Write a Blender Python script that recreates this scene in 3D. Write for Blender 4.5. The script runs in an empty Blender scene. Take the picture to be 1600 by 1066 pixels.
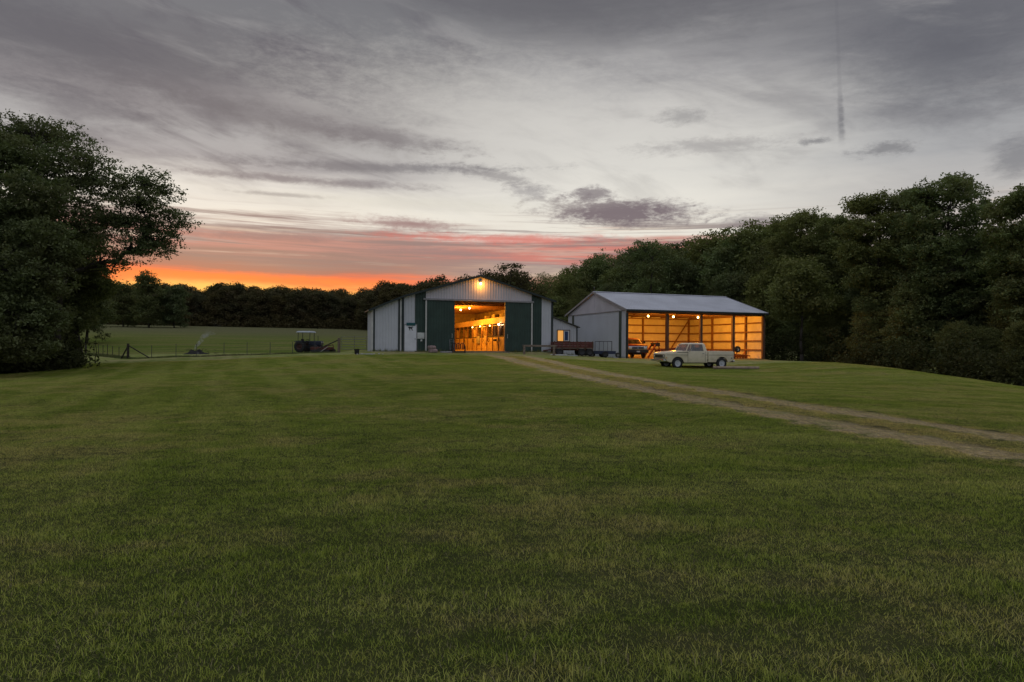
import bpy, bmesh, math, random
import numpy as np
from mathutils import Vector, Matrix
rad = math.radians
SC = bpy.context.scene
COL = SC.collection

# ---------------------------------------------------------------- camera
CAM_Z = 1.7; F = 1067.0; YH = 542.8; ROLL = 0.007
cd = bpy.data.cameras.new('camera'); cam = bpy.data.objects.new('camera', cd); COL.objects.link(cam)
cd.sensor_fit = 'HORIZONTAL'; cd.sensor_width = 36.0; cd.lens = F / 1600 * 36
cd.shift_y = (YH - 533) / 1600; cd.clip_start = 0.1; cd.clip_end = 6000
cam.matrix_world = Matrix.Translation((0, 0, CAM_Z)) @ Matrix.Rotation(rad(90), 4, 'X') @ Matrix.Rotation(ROLL, 4, 'Z')
SC.camera = cam

def at(px, py, D):
    """a point of the photograph at distance D (metres along Y) as world coordinates"""
    u, v = px - 800, py - YH
    c, s = math.cos(ROLL), math.sin(ROLL)
    return Vector(((u * c + v * s) / F * D, D, CAM_Z - (-u * s + v * c) / F * D))

# ---------------------------------------------------------------- colour and node helpers
def lin(c):
    f = lambda x: x / 12.92 if x <= .04045 else ((x + .055) / 1.055) ** 2.4
    return tuple(f(x / 255) for x in c)

class X:
    """a scalar or vector expression made of shader nodes"""
    def __init__(s, nt, sock): s.nt, s.s = nt, sock
    def _m(s, op, *a): return math_node(s.nt, op, s, *a)
    def __add__(s, o): return s._m('ADD', o)
    __radd__ = __add__
    def __sub__(s, o): return s._m('SUBTRACT', o)
    def __rsub__(s, o): return math_node(s.nt, 'SUBTRACT', o, s)
    def __mul__(s, o): return s._m('MULTIPLY', o)
    __rmul__ = __mul__
    def __truediv__(s, o): return s._m('DIVIDE', o)
    def abs(s): return s._m('ABSOLUTE')
    def max(s, o): return s._m('MAXIMUM', o)
    def min(s, o): return s._m('MINIMUM', o)
    def pow(s, o): return s._m('POWER', o)

def put(nt, sock, v):
    if isinstance(v, X): nt.links.new(v.s, sock)
    elif isinstance(v, (tuple, list)) and len(v) == 3 and sock.type == 'RGBA': sock.default_value = (*v, 1)
    else: sock.default_value = v

def math_node(nt, op, *a):
    n = nt.nodes.new('ShaderNodeMath'); n.operation = op
    for i, v in enumerate(a): put(nt, n.inputs[i], v)
    return X(nt, n.outputs[0])
def sep(nt, v):
    n = nt.nodes.new('ShaderNodeSeparateXYZ'); put(nt, n.inputs[0], v)
    return [X(nt, o) for o in n.outputs]
def comb(nt, x, y, z=0.0):
    n = nt.nodes.new('ShaderNodeCombineXYZ')
    for i, v in enumerate((x, y, z)): put(nt, n.inputs[i], v)
    return X(nt, n.outputs[0])
def noise(nt, vec, scale=1.0, detail=4.0, rough=.5, dist=0.0):
    n = nt.nodes.new('ShaderNodeTexNoise'); put(nt, n.inputs['Vector'], vec)
    n.inputs['Scale'].default_value = scale; n.inputs['Detail'].default_value = detail
    n.inputs['Roughness'].default_value = rough; n.inputs['Distortion'].default_value = dist
    return X(nt, n.outputs[0])
def smooth(nt, x, a, b, lo=0.0, hi=1.0):
    n = nt.nodes.new('ShaderNodeMapRange'); n.interpolation_type = 'SMOOTHSTEP'
    put(nt, n.inputs[0], x)
    for i, v in zip((1, 2, 3, 4), (a, b, lo, hi)): n.inputs[i].default_value = v
    return X(nt, n.outputs[0])
def mix(nt, f, a, b, mode='MIX'):
    n = nt.nodes.new('ShaderNodeMix'); n.data_type = 'RGBA'; n.blend_type = mode
    put(nt, n.inputs[0], f); put(nt, n.inputs[6], a); put(nt, n.inputs[7], b)
    return X(nt, n.outputs[2])
def ramp(nt, x, stops):
    n = nt.nodes.new('ShaderNodeValToRGB'); put(nt, n.inputs[0], x)
    e = n.color_ramp.elements
    while len(e) < len(stops): e.new(.5)
    for k, (p, c) in enumerate(stops):
        e[k].position = p; e[k].color = (*c, 1)
    return X(nt, n.outputs[0])
def fcurve(nt, x, pts):
    n = nt.nodes.new('ShaderNodeFloatCurve'); put(nt, n.inputs[1], x)
    c = n.mapping.curves[0]
    while len(c.points) < len(pts): c.points.new(.5, .5)
    for k, p in enumerate(pts): c.points[k].location = p
    n.mapping.update()
    return X(nt, n.outputs[0])
def vmul(nt, v, t):
    n = nt.nodes.new('ShaderNodeVectorMath'); n.operation = 'MULTIPLY'
    put(nt, n.inputs[0], v); n.inputs[1].default_value = t
    return X(nt, n.outputs[0])

# ---------------------------------------------------------------- world: the dusk sky
W = bpy.data.worlds.new('World'); SC.world = W; W.use_nodes = True
nt = W.node_tree; nt.nodes.clear()
def pa(px, py):
    az = math.atan((px - 800) / F); return math.degrees(az), math.degrees(math.atan((YH - py) / F * math.cos(az)))
def build_sky():
    g = nt.nodes.new('ShaderNodeTexCoord'); d = X(nt, g.outputs['Generated'])
    x, y, z = sep(nt, d)
    az = math_node(nt, 'ARCTAN2', x, y) * 57.2958
    el = math_node(nt, 'ARCSINE', z) * 57.2958
    wv = comb(nt, az * .05, el * .30)
    warp = noise(nt, wv, 1.3, 6, .55) - .5
    fine = noise(nt, comb(nt, az * .12 + el * .1, el * 1.1), 1.2, 8, .62, .6) - .5
    belt = noise(nt, comb(nt, az * .035 + 2, el * 1.5 + az * .02), 1.0, 7, .65, .6) - .5
    e2 = el + warp * (smooth(nt, el, 4.5, 8, .9, 4.2)) + fine * 1.6 + belt * 5.0 * smooth(nt, el, 5.2, 7.5) * smooth(nt, el, 13, 9.5) + .35
    def rp(lst):
        return ramp(nt, e2 / 90, [(e / 90, lin(c)) for e, c in lst])
    left = rp([(3.5, (255, 206, 110)), (4.6, (255, 180, 98)), (5.2, (252, 134, 74)), (5.7, (240, 108, 74)), (6.3, (164, 112, 102)), (7.4, (146, 120, 116)), (8.7, (186, 134, 126)), (9.5, (166, 150, 146)),
               (10.6, (234, 229, 217)), (12.4, (224, 220, 212)), (14.2, (166, 163, 164)), (16, (170, 168, 168)),
               (18.5, (136, 132, 135)), (21, (108, 106, 111)), (25, (118, 118, 122)), (34, (108, 108, 114)), (48, (170, 173, 180)), (62, (215, 217, 226))])
    right = rp([(3.5, (240, 130, 95)), (5.2, (206, 134, 120)), (6.2, (196, 176, 158)), (7.0, (158, 140, 138)), (8.0, (208, 118, 108)), (8.9, (200, 165, 152)), (9.9, (232, 226, 214)),
                (12.0, (228, 224, 215)), (15, (220, 217, 210)), (18.5, (202, 199, 195)), (22, (160, 158, 159)), (27, (104, 103, 108)), (36, (108, 108, 114)), (48, (170, 173, 180)), (62, (215, 217, 226))])
    far = rp([(3, (170, 140, 135)), (8, (196, 186, 180)), (12, (186, 183, 181)), (15, (166, 166, 168)), (21, (112, 112, 118)), (27, (96, 96, 103)), (36, (108, 108, 114)), (48, (170, 173, 180)), (62, (215, 217, 226))])
    c = mix(nt, smooth(nt, az + warp * 8, -14, 6), left, right)
    c = mix(nt, smooth(nt, az + warp * 8, 12, 34), c, far)
    lowm = smooth(nt, el, 6.0, 7.4) * smooth(nt, el, 11.5, 9.8)
    q1 = noise(nt, comb(nt, az * .045 + 20, el * 1.25 + az * .015), 1.0, 7, .62, .5)
    c = mix(nt, smooth(nt, q1, .48, .60) * lowm * .8, c, lin((136, 120, 120)))
    q2 = noise(nt, comb(nt, az * .05 + 31, el * 1.6 - az * .01), 1.0, 7, .62, .5)
    c = mix(nt, smooth(nt, q2, .55, .70) * lowm * .7, c, lin((214, 198, 178)))
    # veils drifting down to the right
    sv = comb(nt, az * .058 + 3.1, (el + az * .22) * .20 + 1.7)
    n1 = noise(nt, sv, 1.5, 7, .58, .5)
    veil = smooth(nt, n1, .46, .70) * smooth(nt, el, 10, 15) * smooth(nt, el, 40, 25)
    c = mix(nt, veil * smooth(nt, az, 2, -10, .35, .8), c, lin((93, 90, 99)))
    n2 = noise(nt, comb(nt, az * .05 + 9.3, (el + az * .12) * .26 + 4.2), 1.6, 7, .6, .4)
    lt = smooth(nt, n2, .52, .74) * smooth(nt, el, 10, 16) * smooth(nt, el, 32, 22)
    c = mix(nt, lt * .22, c, lin((205, 202, 199)))
    wn = noise(nt, comb(nt, az * .35, el * 1.0), 1.0, 8, .66, .8) - .5
    wn2 = noise(nt, comb(nt, az * .9 + 5, el * 2.2), 1.0, 6, .7) - .5
    wn3 = noise(nt, comb(nt, az * 2.6 + 7, el * 5.5), 1.0, 5, .7) - .5
    def blob(px, py, wx, wy, col, k=1.0, amp=1.5, tilt=0.0, soft=.75):
        a0, e0 = pa(px, py)
        wa = math.degrees(wx / F) * math.cos(math.radians(a0)) ** 2; we = math.degrees(wy / F)
        dx = (az - a0) / wa; dy = (el - e0 - (az - a0) * tilt) / we
        r = math_node(nt, 'SQRT', dx * dx + dy * dy) + wn * amp + wn2 * amp * .8 + wn3 * amp * .35
        return smooth(nt, r, 1.15, .85 - soft) * k, lin(col)
    m, col = blob(770, 190, 460, 120, (208, 205, 199), .62, .7, -.05, .95); c = mix(nt, m, c, col)
    B = [blob(965, 330, 150, 24, (112, 98, 106), .95, 1.5, -.06, .55), blob(925, 303, 45, 12, (120, 110, 116), .8, 1.6, 0, .5),
         blob(560, 262, 290, 11, (112, 110, 116), .75, 1.6, .02, .8), blob(470, 284, 250, 9, (118, 112, 118), .75, 1.3, 0, .8),
         blob(770, 275, 100, 12, (124, 120, 124), .6, 1.6, -.22), blob(440, 307, 90, 4, (128, 124, 128), .7, 1.4),
         blob(640, 352, 100, 12, (140, 104, 108), .75, 1.5, -.05), blob(420, 372, 160, 8, (138, 116, 118), .65, 1.5, .02), blob(690, 395, 150, 8, (150, 122, 122), .6, 1.5, -.02), blob(820, 300, 40, 14, (140, 136, 140), .6, 1.8, -.2),
         blob(1066, 180, 55, 14, (128, 126, 128), .55, 1.6), blob(1380, 229, 60, 11, (112, 111, 116), .7, 2.0, -.02, .8),
         blob(1268, 218, 28, 6, (110, 109, 114), .7, 2.0), blob(1585, 240, 50, 34, (104, 104, 112), .6, 1.2),
         blob(1170, 345, 60, 14, (122, 112, 118), .7, 1.6), blob(1110, 225, 150, 14, (146, 142, 143), .5, 1.8),
         blob(60, 60, 420, 70, (96, 95, 102), .75, .9, -.12, .9), blob(120, 170, 200, 26, (98, 96, 104), .6, 1.0, -.10, .9),
         blob(420, 185, 300, 30, (106, 102, 107), .7, 1.1, -.13, .9), blob(600, 215, 180, 18, (112, 106, 111), .6, 1.3, -.1, .8),
         blob(860, 15, 380, 50, (98, 97, 102), .6, .9, -.1, .9), blob(1470, 90, 230, 90, (92, 92, 100), .6, .9, -.1, .9)]
    for m, col in B: c = mix(nt, m, c, col)
    # bright gap above the glow and the red belt
    m, col = blob(640, 318, 330, 16, (216, 212, 200), .6, .9, 0, .9); c = mix(nt, m, c, col)
    m, col = blob(800, 374, 230, 10, (214, 100, 92), .7, 1.5, -.012, .8); c = mix(nt, m, c, col)
    m, col = blob(360, 436, 320, 9, (255, 128, 62), .8, 1.0, -.01, .8); c = mix(nt, m, c, col)
    m, col = blob(340, 452, 170, 12, (255, 200, 104), .9, .5, 0, .8); c = mix(nt, m, c, col)
    # contrail
    a0, e0 = pa(1312, 195); a1, e1 = pa(1303, 0)
    line = a0 + (el - e0) * ((a1 - a0) / (e1 - e0)) + wn2 * .35
    w = smooth(nt, el, e0 - 1, e0 + 5, .34, .20)
    ct = smooth(nt, (az - line).abs() / w, 1.0, .2) * smooth(nt, el, e0 - 1.6, e0) * (smooth(nt, el, e0 + 3, e0 + 1, .35, 1.0)) * smooth(nt, wn2, -.25, .1, .3, 1)
    c = mix(nt, ct * .6, c, lin((98, 97, 104)))
    # behind the camera the cloud deck is still open and pale
    back = smooth(nt, y, .25, -.45)
    c = mix(nt, back, c, mix(nt, smooth(nt, el, 0, 70), (.235, .245, .305), (.66, .69, .78)))
    sky = nt.nodes.new('ShaderNodeTexSky'); sky.sky_type = 'NISHITA'; sky.sun_disc = False
    sky.sun_elevation = rad(1.5); sky.sun_rotation = rad(-24)
    b1 = nt.nodes.new('ShaderNodeBackground'); put(nt, b1.inputs[0], X(nt, sky.outputs[0])); b1.inputs[1].default_value = .012
    b2 = nt.nodes.new('ShaderNodeBackground'); put(nt, b2.inputs[0], c); b2.inputs[1].default_value = 1.0
    ad = nt.nodes.new('ShaderNodeAddShader'); nt.links.new(b1.outputs[0], ad.inputs[0]); nt.links.new(b2.outputs[0], ad.inputs[1])
    o = nt.nodes.new('ShaderNodeOutputWorld'); nt.links.new(ad.outputs[0], o.inputs[0])
build_sky()
sd = bpy.data.lights.new('sun', 'SUN'); sd.energy = .12; sd.angle = rad(12); sd.color = (1, .55, .3)
sun = bpy.data.objects.new('sun', sd); COL.objects.link(sun)
sun.rotation_euler = (rad(90 - 1.5), 0, rad(180 + 24))
sun.rotation_euler = (Vector((math.sin(rad(-24)), math.cos(rad(-24)), math.tan(rad(3))))).to_track_quat('Z', 'Y').to_euler()
SC.view_settings.view_transform = 'Standard'; SC.view_settings.look = 'None'; SC.view_settings.exposure = 0; SC.view_settings.gamma = 1
SC.render.engine = 'CYCLES'
cy = SC.cycles
cy.use_denoising = True; cy.denoiser = 'OPENIMAGEDENOISE'
try: cy.denoising_input_passes = 'RGB_ALBEDO_NORMAL'
except Exception: pass
cy.max_bounces = 6; cy.diffuse_bounces = 3; cy.glossy_bounces = 3; cy.transparent_max_bounces = 12; cy.transmission_bounces = 4
cy.sample_clamp_indirect = 3; cy.denoising_prefilter = 'ACCURATE'; cy.caustics_reflective = False; cy.caustics_refractive = False
cy.volume_step_rate = 2; cy.volume_max_steps = 64

# ---------------------------------------------------------------- materials
def new_mat(name):
    m = bpy.data.materials.new(name); m.use_nodes = True; t = m.node_tree
    b = t.nodes['Principled BSDF']; return m, t, b
def mat(name, col, rough=.6, metal=0.0, var=.25, scale=3.0, bump=0.0, bscale=30.0, spec=.4, dirt=None, stretch=(1, 1, 1)):
    m, t, b = new_mat(name)
    tc = t.nodes.new('ShaderNodeTexCoord'); v = X(t, tc.outputs['Object'])
    v = vmul(t, v, stretch)
    n = noise(t, v, scale, 6, .6)
    c = mix(t, smooth(t, n, .3, .7), tuple(x * (1 - var) for x in col), tuple(min(1, x * (1 + var * .6)) for x in col))
    if dirt:
        n2 = noise(t, v, scale * .45, 8, .7)
        c = mix(t, smooth(t, n2, .52, .72), c, dirt)
    put(t, b.inputs['Base Color'], c); b.inputs['Roughness'].default_value = rough
    b.inputs['Metallic'].default_value = metal; b.inputs['Specular IOR Level'].default_value = spec
    if bump:
        bn = t.nodes.new('ShaderNodeBump'); bn.inputs['Strength'].default_value = bump; bn.inputs['Distance'].default_value = .02
        put(t, bn.inputs['Height'], noise(t, v, bscale, 4)); t.links.new(bn.outputs[0], b.inputs['Normal'])
    return m
def emit(name, col, s):
    m, t, b = new_mat(name); b.inputs['Base Color'].default_value = (*col, 1)
    b.inputs['Emission Color'].default_value = (*col, 1); b.inputs['Emission Strength'].default_value = s
    return m
M = dict(
    white_metal=mat('white_metal', (.52, .54, .575), .45, 0, .06, .5),
    gable_metal=mat('gable_metal', (.56, .54, .565), .45, 0, .10, .7),
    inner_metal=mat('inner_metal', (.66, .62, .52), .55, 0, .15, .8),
    green_metal=mat('green_metal', (.030, .058, .046), .5, 0, .2, 1.0),
    dark_trim=mat('dark_trim', (.016, .027, .025), .5, 0, .2, 2),
    light_trim=mat('light_trim', (.50, .50, .48), .5, 0, .15, 2),
    grey_trim=mat('grey_trim', (.26, .26, .27), .5, 0, .15, 2),
    roof_metal=mat('roof_metal', (.45, .465, .51), .38, .0, .12, .5),
    dark_roof=mat('dark_roof', (.06, .062, .055), .5, 0, .2, 1),
    door_white=mat('door_white', (.66, .68, .72), .5, 0, .08, 2),
    wood=mat('wood', (.34, .20, .09), .7, 0, .35, 4, .2, 30, stretch=(.3, 1, 1)),
    post_wood=mat('post_wood', (.10, .055, .035), .8, 0, .35, 6, .3, 40, stretch=(1, 1, .2)),
    girt_wood=mat('girt_wood', (.22, .11, .05), .75, 0, .3, 5, .2, 30),
    beam_wood=mat('beam_wood', (.50, .33, .18), .65, 0, .2, 3, .1, 30),
    barn_board=mat('barn_board', (.33, .23, .12), .7, 0, .35, 1.5, .1, 20),
    hay=mat('hay', (.20, .15, .06), .95, 0, .5, 6, .6, 30),
    stall_wood=mat('stall_wood', (.52, .36, .17), .65, 0, .35, 3, .2, 30, stretch=(1, 1, .3)),
    timber=mat('timber', (.30, .225, .165), .85, 0, .35, 6, .4, 30),
    old_wood=mat('old_wood', (.19, .15, .115), .85, 0, .4, 8, .5, 40),
    fence_wood=mat('fence_wood', (.045, .038, .032), .9, 0, .4, 8, .5, 40),
    steel=mat('steel', (.20, .20, .20), .4, .8, .2, 6),
    wire=mat('wire', (.10, .10, .10), .5, .6, .2, 6),
    dark_steel=mat('dark_steel', (.05, .05, .055), .5, .5, .3, 6),
    hub=mat('hub', (.50, .52, .55), .35, .2, .15, 8),
    chrome=mat('chrome', (.62, .62, .62), .22, .9, .1, 6),
    cream=mat('cream', (.66, .59, .43), .3, 0, .08, 2.0, spec=.5, dirt=(.46, .40, .29)),
    red=mat('red', (.20, .018, .011), .45, 0, .15, 3, spec=.3),
    dark_red=mat('dark_red', (.06, .022, .018), .7, 0, .4, 5),
    rust_red=mat('rust_red', (.115, .032, .025), .75, 0, .4, 5, .3, 30, dirt=(.08, .04, .03)),
    orange_paint=mat('orange_paint', (.34, .09, .02), .6, 0, .4, 5),
    rubber=mat('rubber', (.022, .022, .023), .85, 0, .3, 12, .3, 60),
    plastic=mat('plastic', (.015, .015, .016), .5, 0, .2, 6),
    navy=mat('navy', (.012, .018, .04), .45, 0, .3, 6),
    trailer_blue=mat('trailer_blue', (.02, .03, .07), .5, 0, .3, 6),
    canopy=mat('canopy', (.36, .40, .44), .5, 0, .1, 3),
    dirt_floor=mat('dirt_floor', (.20, .14, .085), .95, 0, .3, 2, .4, 20),
    gravel=mat('gravel', (.19, .165, .125), .95, 0, .45, 9, .6, 30),
    ash=mat('ash', (.022, .021, .020), .95, 0, .5, 4, .8, 12),
    stone=mat('stone', (.34, .34, .34), .9, 0, .4, 8, .5, 20),
    burlap=mat('burlap', (.30, .22, .21), .9, 0, .3, 5, .6, 20),
    whiteboard=mat('whiteboard', (.55, .57, .55), .6, 0, .15, 8),
    sign_green=mat('sign_green', (.01, .085, .095), .5, 0, .1, 8),
    black=mat('black', (.012, .012, .012), .5, 0, .1, 8),
    bark=mat('bark', (.045, .038, .031), .9, 0, .4, 6, .6, 20, stretch=(1, 1, .3)),
    fabric_blue=mat('fabric_blue', (.03, .06, .16), .9, 0, .2, 8),
    tan_cloth=mat('tan_cloth', (.40, .30, .20), .9, 0, .3, 6),
    bulb=emit('bulb', (1, .60, .16), 22),
    cool_bulb=emit('cool_bulb', (1, .92, .75), 40),
    lit_pane=emit('lit_pane', (.80, .36, .08), .75),
)
def glass(name, tint=(.10, .12, .14), a=.55):
    m, t, b = new_mat(name); b.inputs['Base Color'].default_value = (*tint, 1); b.inputs['Roughness'].default_value = .06
    b.inputs['Specular IOR Level'].default_value = .8
    b.inputs['Alpha'].default_value = a
    return m
M['glass'] = glass('glass', (.16, .18, .19), .55)
M['glass_dark'] = glass('glass_dark', (.02, .022, .025), .9)
M['lens'] = mat('lens', (.6, .62, .6), .15, .3, .1, 6)
M['amber'] = mat('amber', (.6, .25, .03), .3, 0, .1, 6)

def foliage(name, base, dry=(.05, .055, .02)):
    m, t, b = new_mat(name)
    geo = t.nodes.new('ShaderNodeNewGeometry'); p = X(t, geo.outputs['Position'])
    oi = t.nodes.new('ShaderNodeObjectInfo'); rnd = X(t, oi.outputs['Random'])
    at_ = t.nodes.new('ShaderNodeAttribute'); at_.attribute_name = 'tint'; ti = X(t, at_.outputs['Fac'])
    n = noise(t, p, .35, 3)
    c = mix(t, ti, tuple(x * .60 for x in base), tuple(x * 1.45 for x in base))
    c = mix(t, smooth(t, n, .42, .68) * .6, c, dry)
    c = mix(t, rnd * .7, c, tuple(x * k for x, k in zip(base, (1.35, 1.05, .75))))
    out = t.nodes['Material Output']
    df = t.nodes.new('ShaderNodeBsdfDiffuse'); put(t, df.inputs[0], c)
    tr = t.nodes.new('ShaderNodeBsdfTranslucent'); put(t, tr.inputs[0], mix(t, 1.0, c, (1.0, 1.1, .6), 'MULTIPLY'))
    ms = t.nodes.new('ShaderNodeMixShader'); ms.inputs[0].default_value = .3
    t.links.new(df.outputs[0], ms.inputs[1]); t.links.new(tr.outputs[0], ms.inputs[2]); t.links.new(ms.outputs[0], out.inputs[0])
    return m
M['leaf'] = foliage('leaf', (.150, .195, .088), (.18, .18, .09))
M['leaf_dark'] = foliage('leaf_dark', (.115, .148, .072), (.135, .13, .072))
M['brush'] = foliage('brush', (.060, .076, .040), (.070, .070, .042))  # darkened leaf colour: shade under the overhanging trees is put into it
M['leaf_far'] = foliage('leaf_far', (.085, .085, .050), (.115, .080, .055))

# the drive: its centre line X(Y), shared by the ground and the grass
TRK = [(4, 11.2), (8, 10.5), (12.4, 9.3), (19, 7.6), (24, 6.5), (29, 5.5), (35, 4.2), (40, 3.1), (45, 1.9), (50, .7), (58, -1.2)]
def track_x(Y): return np.interp(Y, [p[0] for p in TRK], [p[1] for p in TRK])
def ground_colour(t, blade=False):
    geo = t.nodes.new('ShaderNodeNewGeometry'); p = X(t, geo.outputs['Position'])
    x, y, z = sep(t, p)
    big = noise(t, vmul(t, p, (.14, .22, 0)), 1.0, 4, .55)
    mid = noise(t, vmul(t, p, (.9, 1.1, 0)), 1.0, 5, .6)
    fine = noise(t, vmul(t, p, (9, 9, 3)), 1.0, 5, .65)
    # mowing passes: long swathes running away from the camera and across
    s1 = noise(t, comb(t, (x * .92 + y * .38) * .75 + big, y * .05), 1.0, 2, .5)
    s2 = noise(t, comb(t, (y * .97 - x * .22) * .70 + big, x * .05), 1.0, 2, .5)
    swath = smooth(t, s1, .38, .62) * smooth(t, x, 0, -8) + smooth(t, s2, .38, .62) * smooth(t, x, -6, 2)
    green = mix(t, smooth(t, mid, .3, .7), (.160, .210, .050), (.240, .280, .080))
    green = mix(t, swath * .65, green, (.32, .33, .135))
    dry = (smooth(t, big + (mid - .5) * .7, .46, .66) + smooth(t, noise(t, vmul(t, p, (2.2, 3.0, 0)), 1.0, 4, .6), .55, .72) * .5).min(1.0)
    straw = mix(t, fine, (.30, .25, .14), (.44, .36, .21))
    c = mix(t, dry * .58, green, straw)
    # pasture beyond the fence
    past = smooth(t, y - x * .0, 66, 72)
    pc = mix(t, smooth(t, noise(t, vmul(t, p, (.05, .09, 0)), 1.0, 5, .6), .35, .65), (.120, .160, .034), (.180, .185, .060))
    pc = mix(t, smooth(t, y, 100, 190), pc, (.150, .148, .075))
    c = mix(t, past, c, pc)
    # the drive
    xc = fcurve(t, y / 60, [(0, .62)] + [(Y / 60, Xc / 40 + .3) for Y, Xc in TRK] + [(1.0, TRK[-1][1] / 40 + .3)])
    d = x - (xc - .3) * 40 + (mid - .5) * 1.9 + (fine - .5) * 1.6
    near = smooth(t, y, 56, 50)
    rut = (smooth(t, (d.abs() - 1.30).abs(), 1.05, .30) * near)
    mids = smooth(t, d.abs(), 2.3, 1.4) * near
    tan = mix(t, smooth(t, fine, .3, .7), (.29, .22, .12), (.55, .435, .26))
    c = mix(t, rut * smooth(t, mid, .32, .55, .35, 1.0), c, tan)
    c = mix(t, mids * smooth(t, mid, .35, .6, .25, .75), c, tan)
    # bare gravel in front of the two buildings
    yard = smooth(t, y - x * .33 + (mid - .5) * 4, 56.6, 58.6) * smooth(t, y - x * .33, 62.5, 61) * smooth(t, x, -12, -6) * smooth(t, x, 33, 26)
    c = mix(t, yard * .4, c, tan)
    return c, p, fine, mid, rut
def ground_mat():
    m, t, b = new_mat('ground_soil')
    c, p, fine, mid, rut = ground_colour(t)
    x, y, z = sep(t, p)
    # soil shows between the blades near the camera
    soil = smooth(t, y, 24, 46)
    c2 = mix(t, (soil * .85 + .15 + rut * .6).min(1.0), (.022, .024, .010), c)
    gr = noise(t, vmul(t, p, (4, 1.6, 1)), 1.0, 8, .75)
    c2 = mix(t, smooth(t, gr, .35, .7, 0, .45), c2, (.02, .028, .009))
    c2 = mix(t, rut * smooth(t, noise(t, vmul(t, p, (14, 14, 5)), 1.0, 5, .75), .56, .66) * .5, c2, (.52, .46, .36))
    put(t, b.inputs['Base Color'], c2); b.inputs['Roughness'].default_value = 1; b.inputs['Specular IOR Level'].default_value = 0
    bn = t.nodes.new('ShaderNodeBump'); bn.inputs['Strength'].default_value = .9; bn.inputs['Distance'].default_value = .06
    put(t, bn.inputs['Height'], noise(t, vmul(t, p, (7, 7, 7)), 1.0, 5, .7)); t.links.new(bn.outputs[0], b.inputs['Normal'])
    return m
def blade_mat():
    m, t, b = new_mat('grass_blade')
    c, p, fine, mid, rut = ground_colour(t)
    a = t.nodes.new('ShaderNodeAttribute'); a.attribute_name = 'tint'; ti = X(t, a.outputs['Fac'])
    c = mix(t, smooth(t, ti, 0, .80, .0, 1.0), mix(t, 1.0, c, (.28, .40, .32), 'MULTIPLY'), mix(t, 1.0, c, (2.15, 2.05, 1.55), 'MULTIPLY'))
    c = mix(t, smooth(t, ti, .86, .92), c, (.34, .29, .19))
    out = t.nodes['Material Output']
    df = t.nodes.new('ShaderNodeBsdfDiffuse'); put(t, df.inputs[0], c)
    tr = t.nodes.new('ShaderNodeBsdfTranslucent'); put(t, tr.inputs[0], mix(t, 1.0, c, (1.0, 1.1, .5), 'MULTIPLY'))
    ms = t.nodes.new('ShaderNodeMixShader'); ms.inputs[0].default_value = .42
    t.links.new(df.outputs[0], ms.inputs[1]); t.links.new(tr.outputs[0], ms.inputs[2]); t.links.new(ms.outputs[0], out.inputs[0])
    return m
M['ground'] = ground_mat(); M['blade'] = blade_mat()

# ---------------------------------------------------------------- object helpers
def tag(o, label=None, cat=None, group=None, kind=None):
    if label: o['label'] = label
    if cat: o['category'] = cat
    if group: o['group'] = group
    if kind: o['kind'] = kind
    return o
def empty(name, loc, rz=0.0):
    o = bpy.data.objects.new(name, None); COL.objects.link(o); o.location = loc; o.rotation_euler = (0, 0, rz); o.empty_display_size = .3
    return o
def link(name, me, m, parent=None):
    if m is not None and not me.materials: me.materials.append(m)
    o = bpy.data.objects.new(name, me); COL.objects.link(o); o.parent = parent
    return o
def np_mesh(name, V, Fc, tint=None, smooth_=False):
    """V (n,3), Fc (m,k) all faces with k corners"""
    me = bpy.data.meshes.new(name); V = np.asarray(V, np.float32); Fc = np.asarray(Fc, np.int32)
    k = Fc.shape[1]; me.vertices.add(len(V)); me.vertices.foreach_set('co', V.ravel())
    me.loops.add(Fc.size); me.loops.foreach_set('vertex_index', Fc.ravel())
    me.polygons.add(len(Fc)); me.polygons.foreach_set('loop_start', np.arange(0, Fc.size, k, dtype=np.int32))
    me.polygons.foreach_set('loop_total', np.full(len(Fc), k, np.int32))
    if smooth_: me.polygons.foreach_set('use_smooth', np.ones(len(Fc), bool))
    me.update(calc_edges=True)
    if tint is not None:
        a = me.attributes.new('tint', 'FLOAT', 'POINT'); a.data.foreach_set('value', np.asarray(tint, np.float32))
    return me

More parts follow.
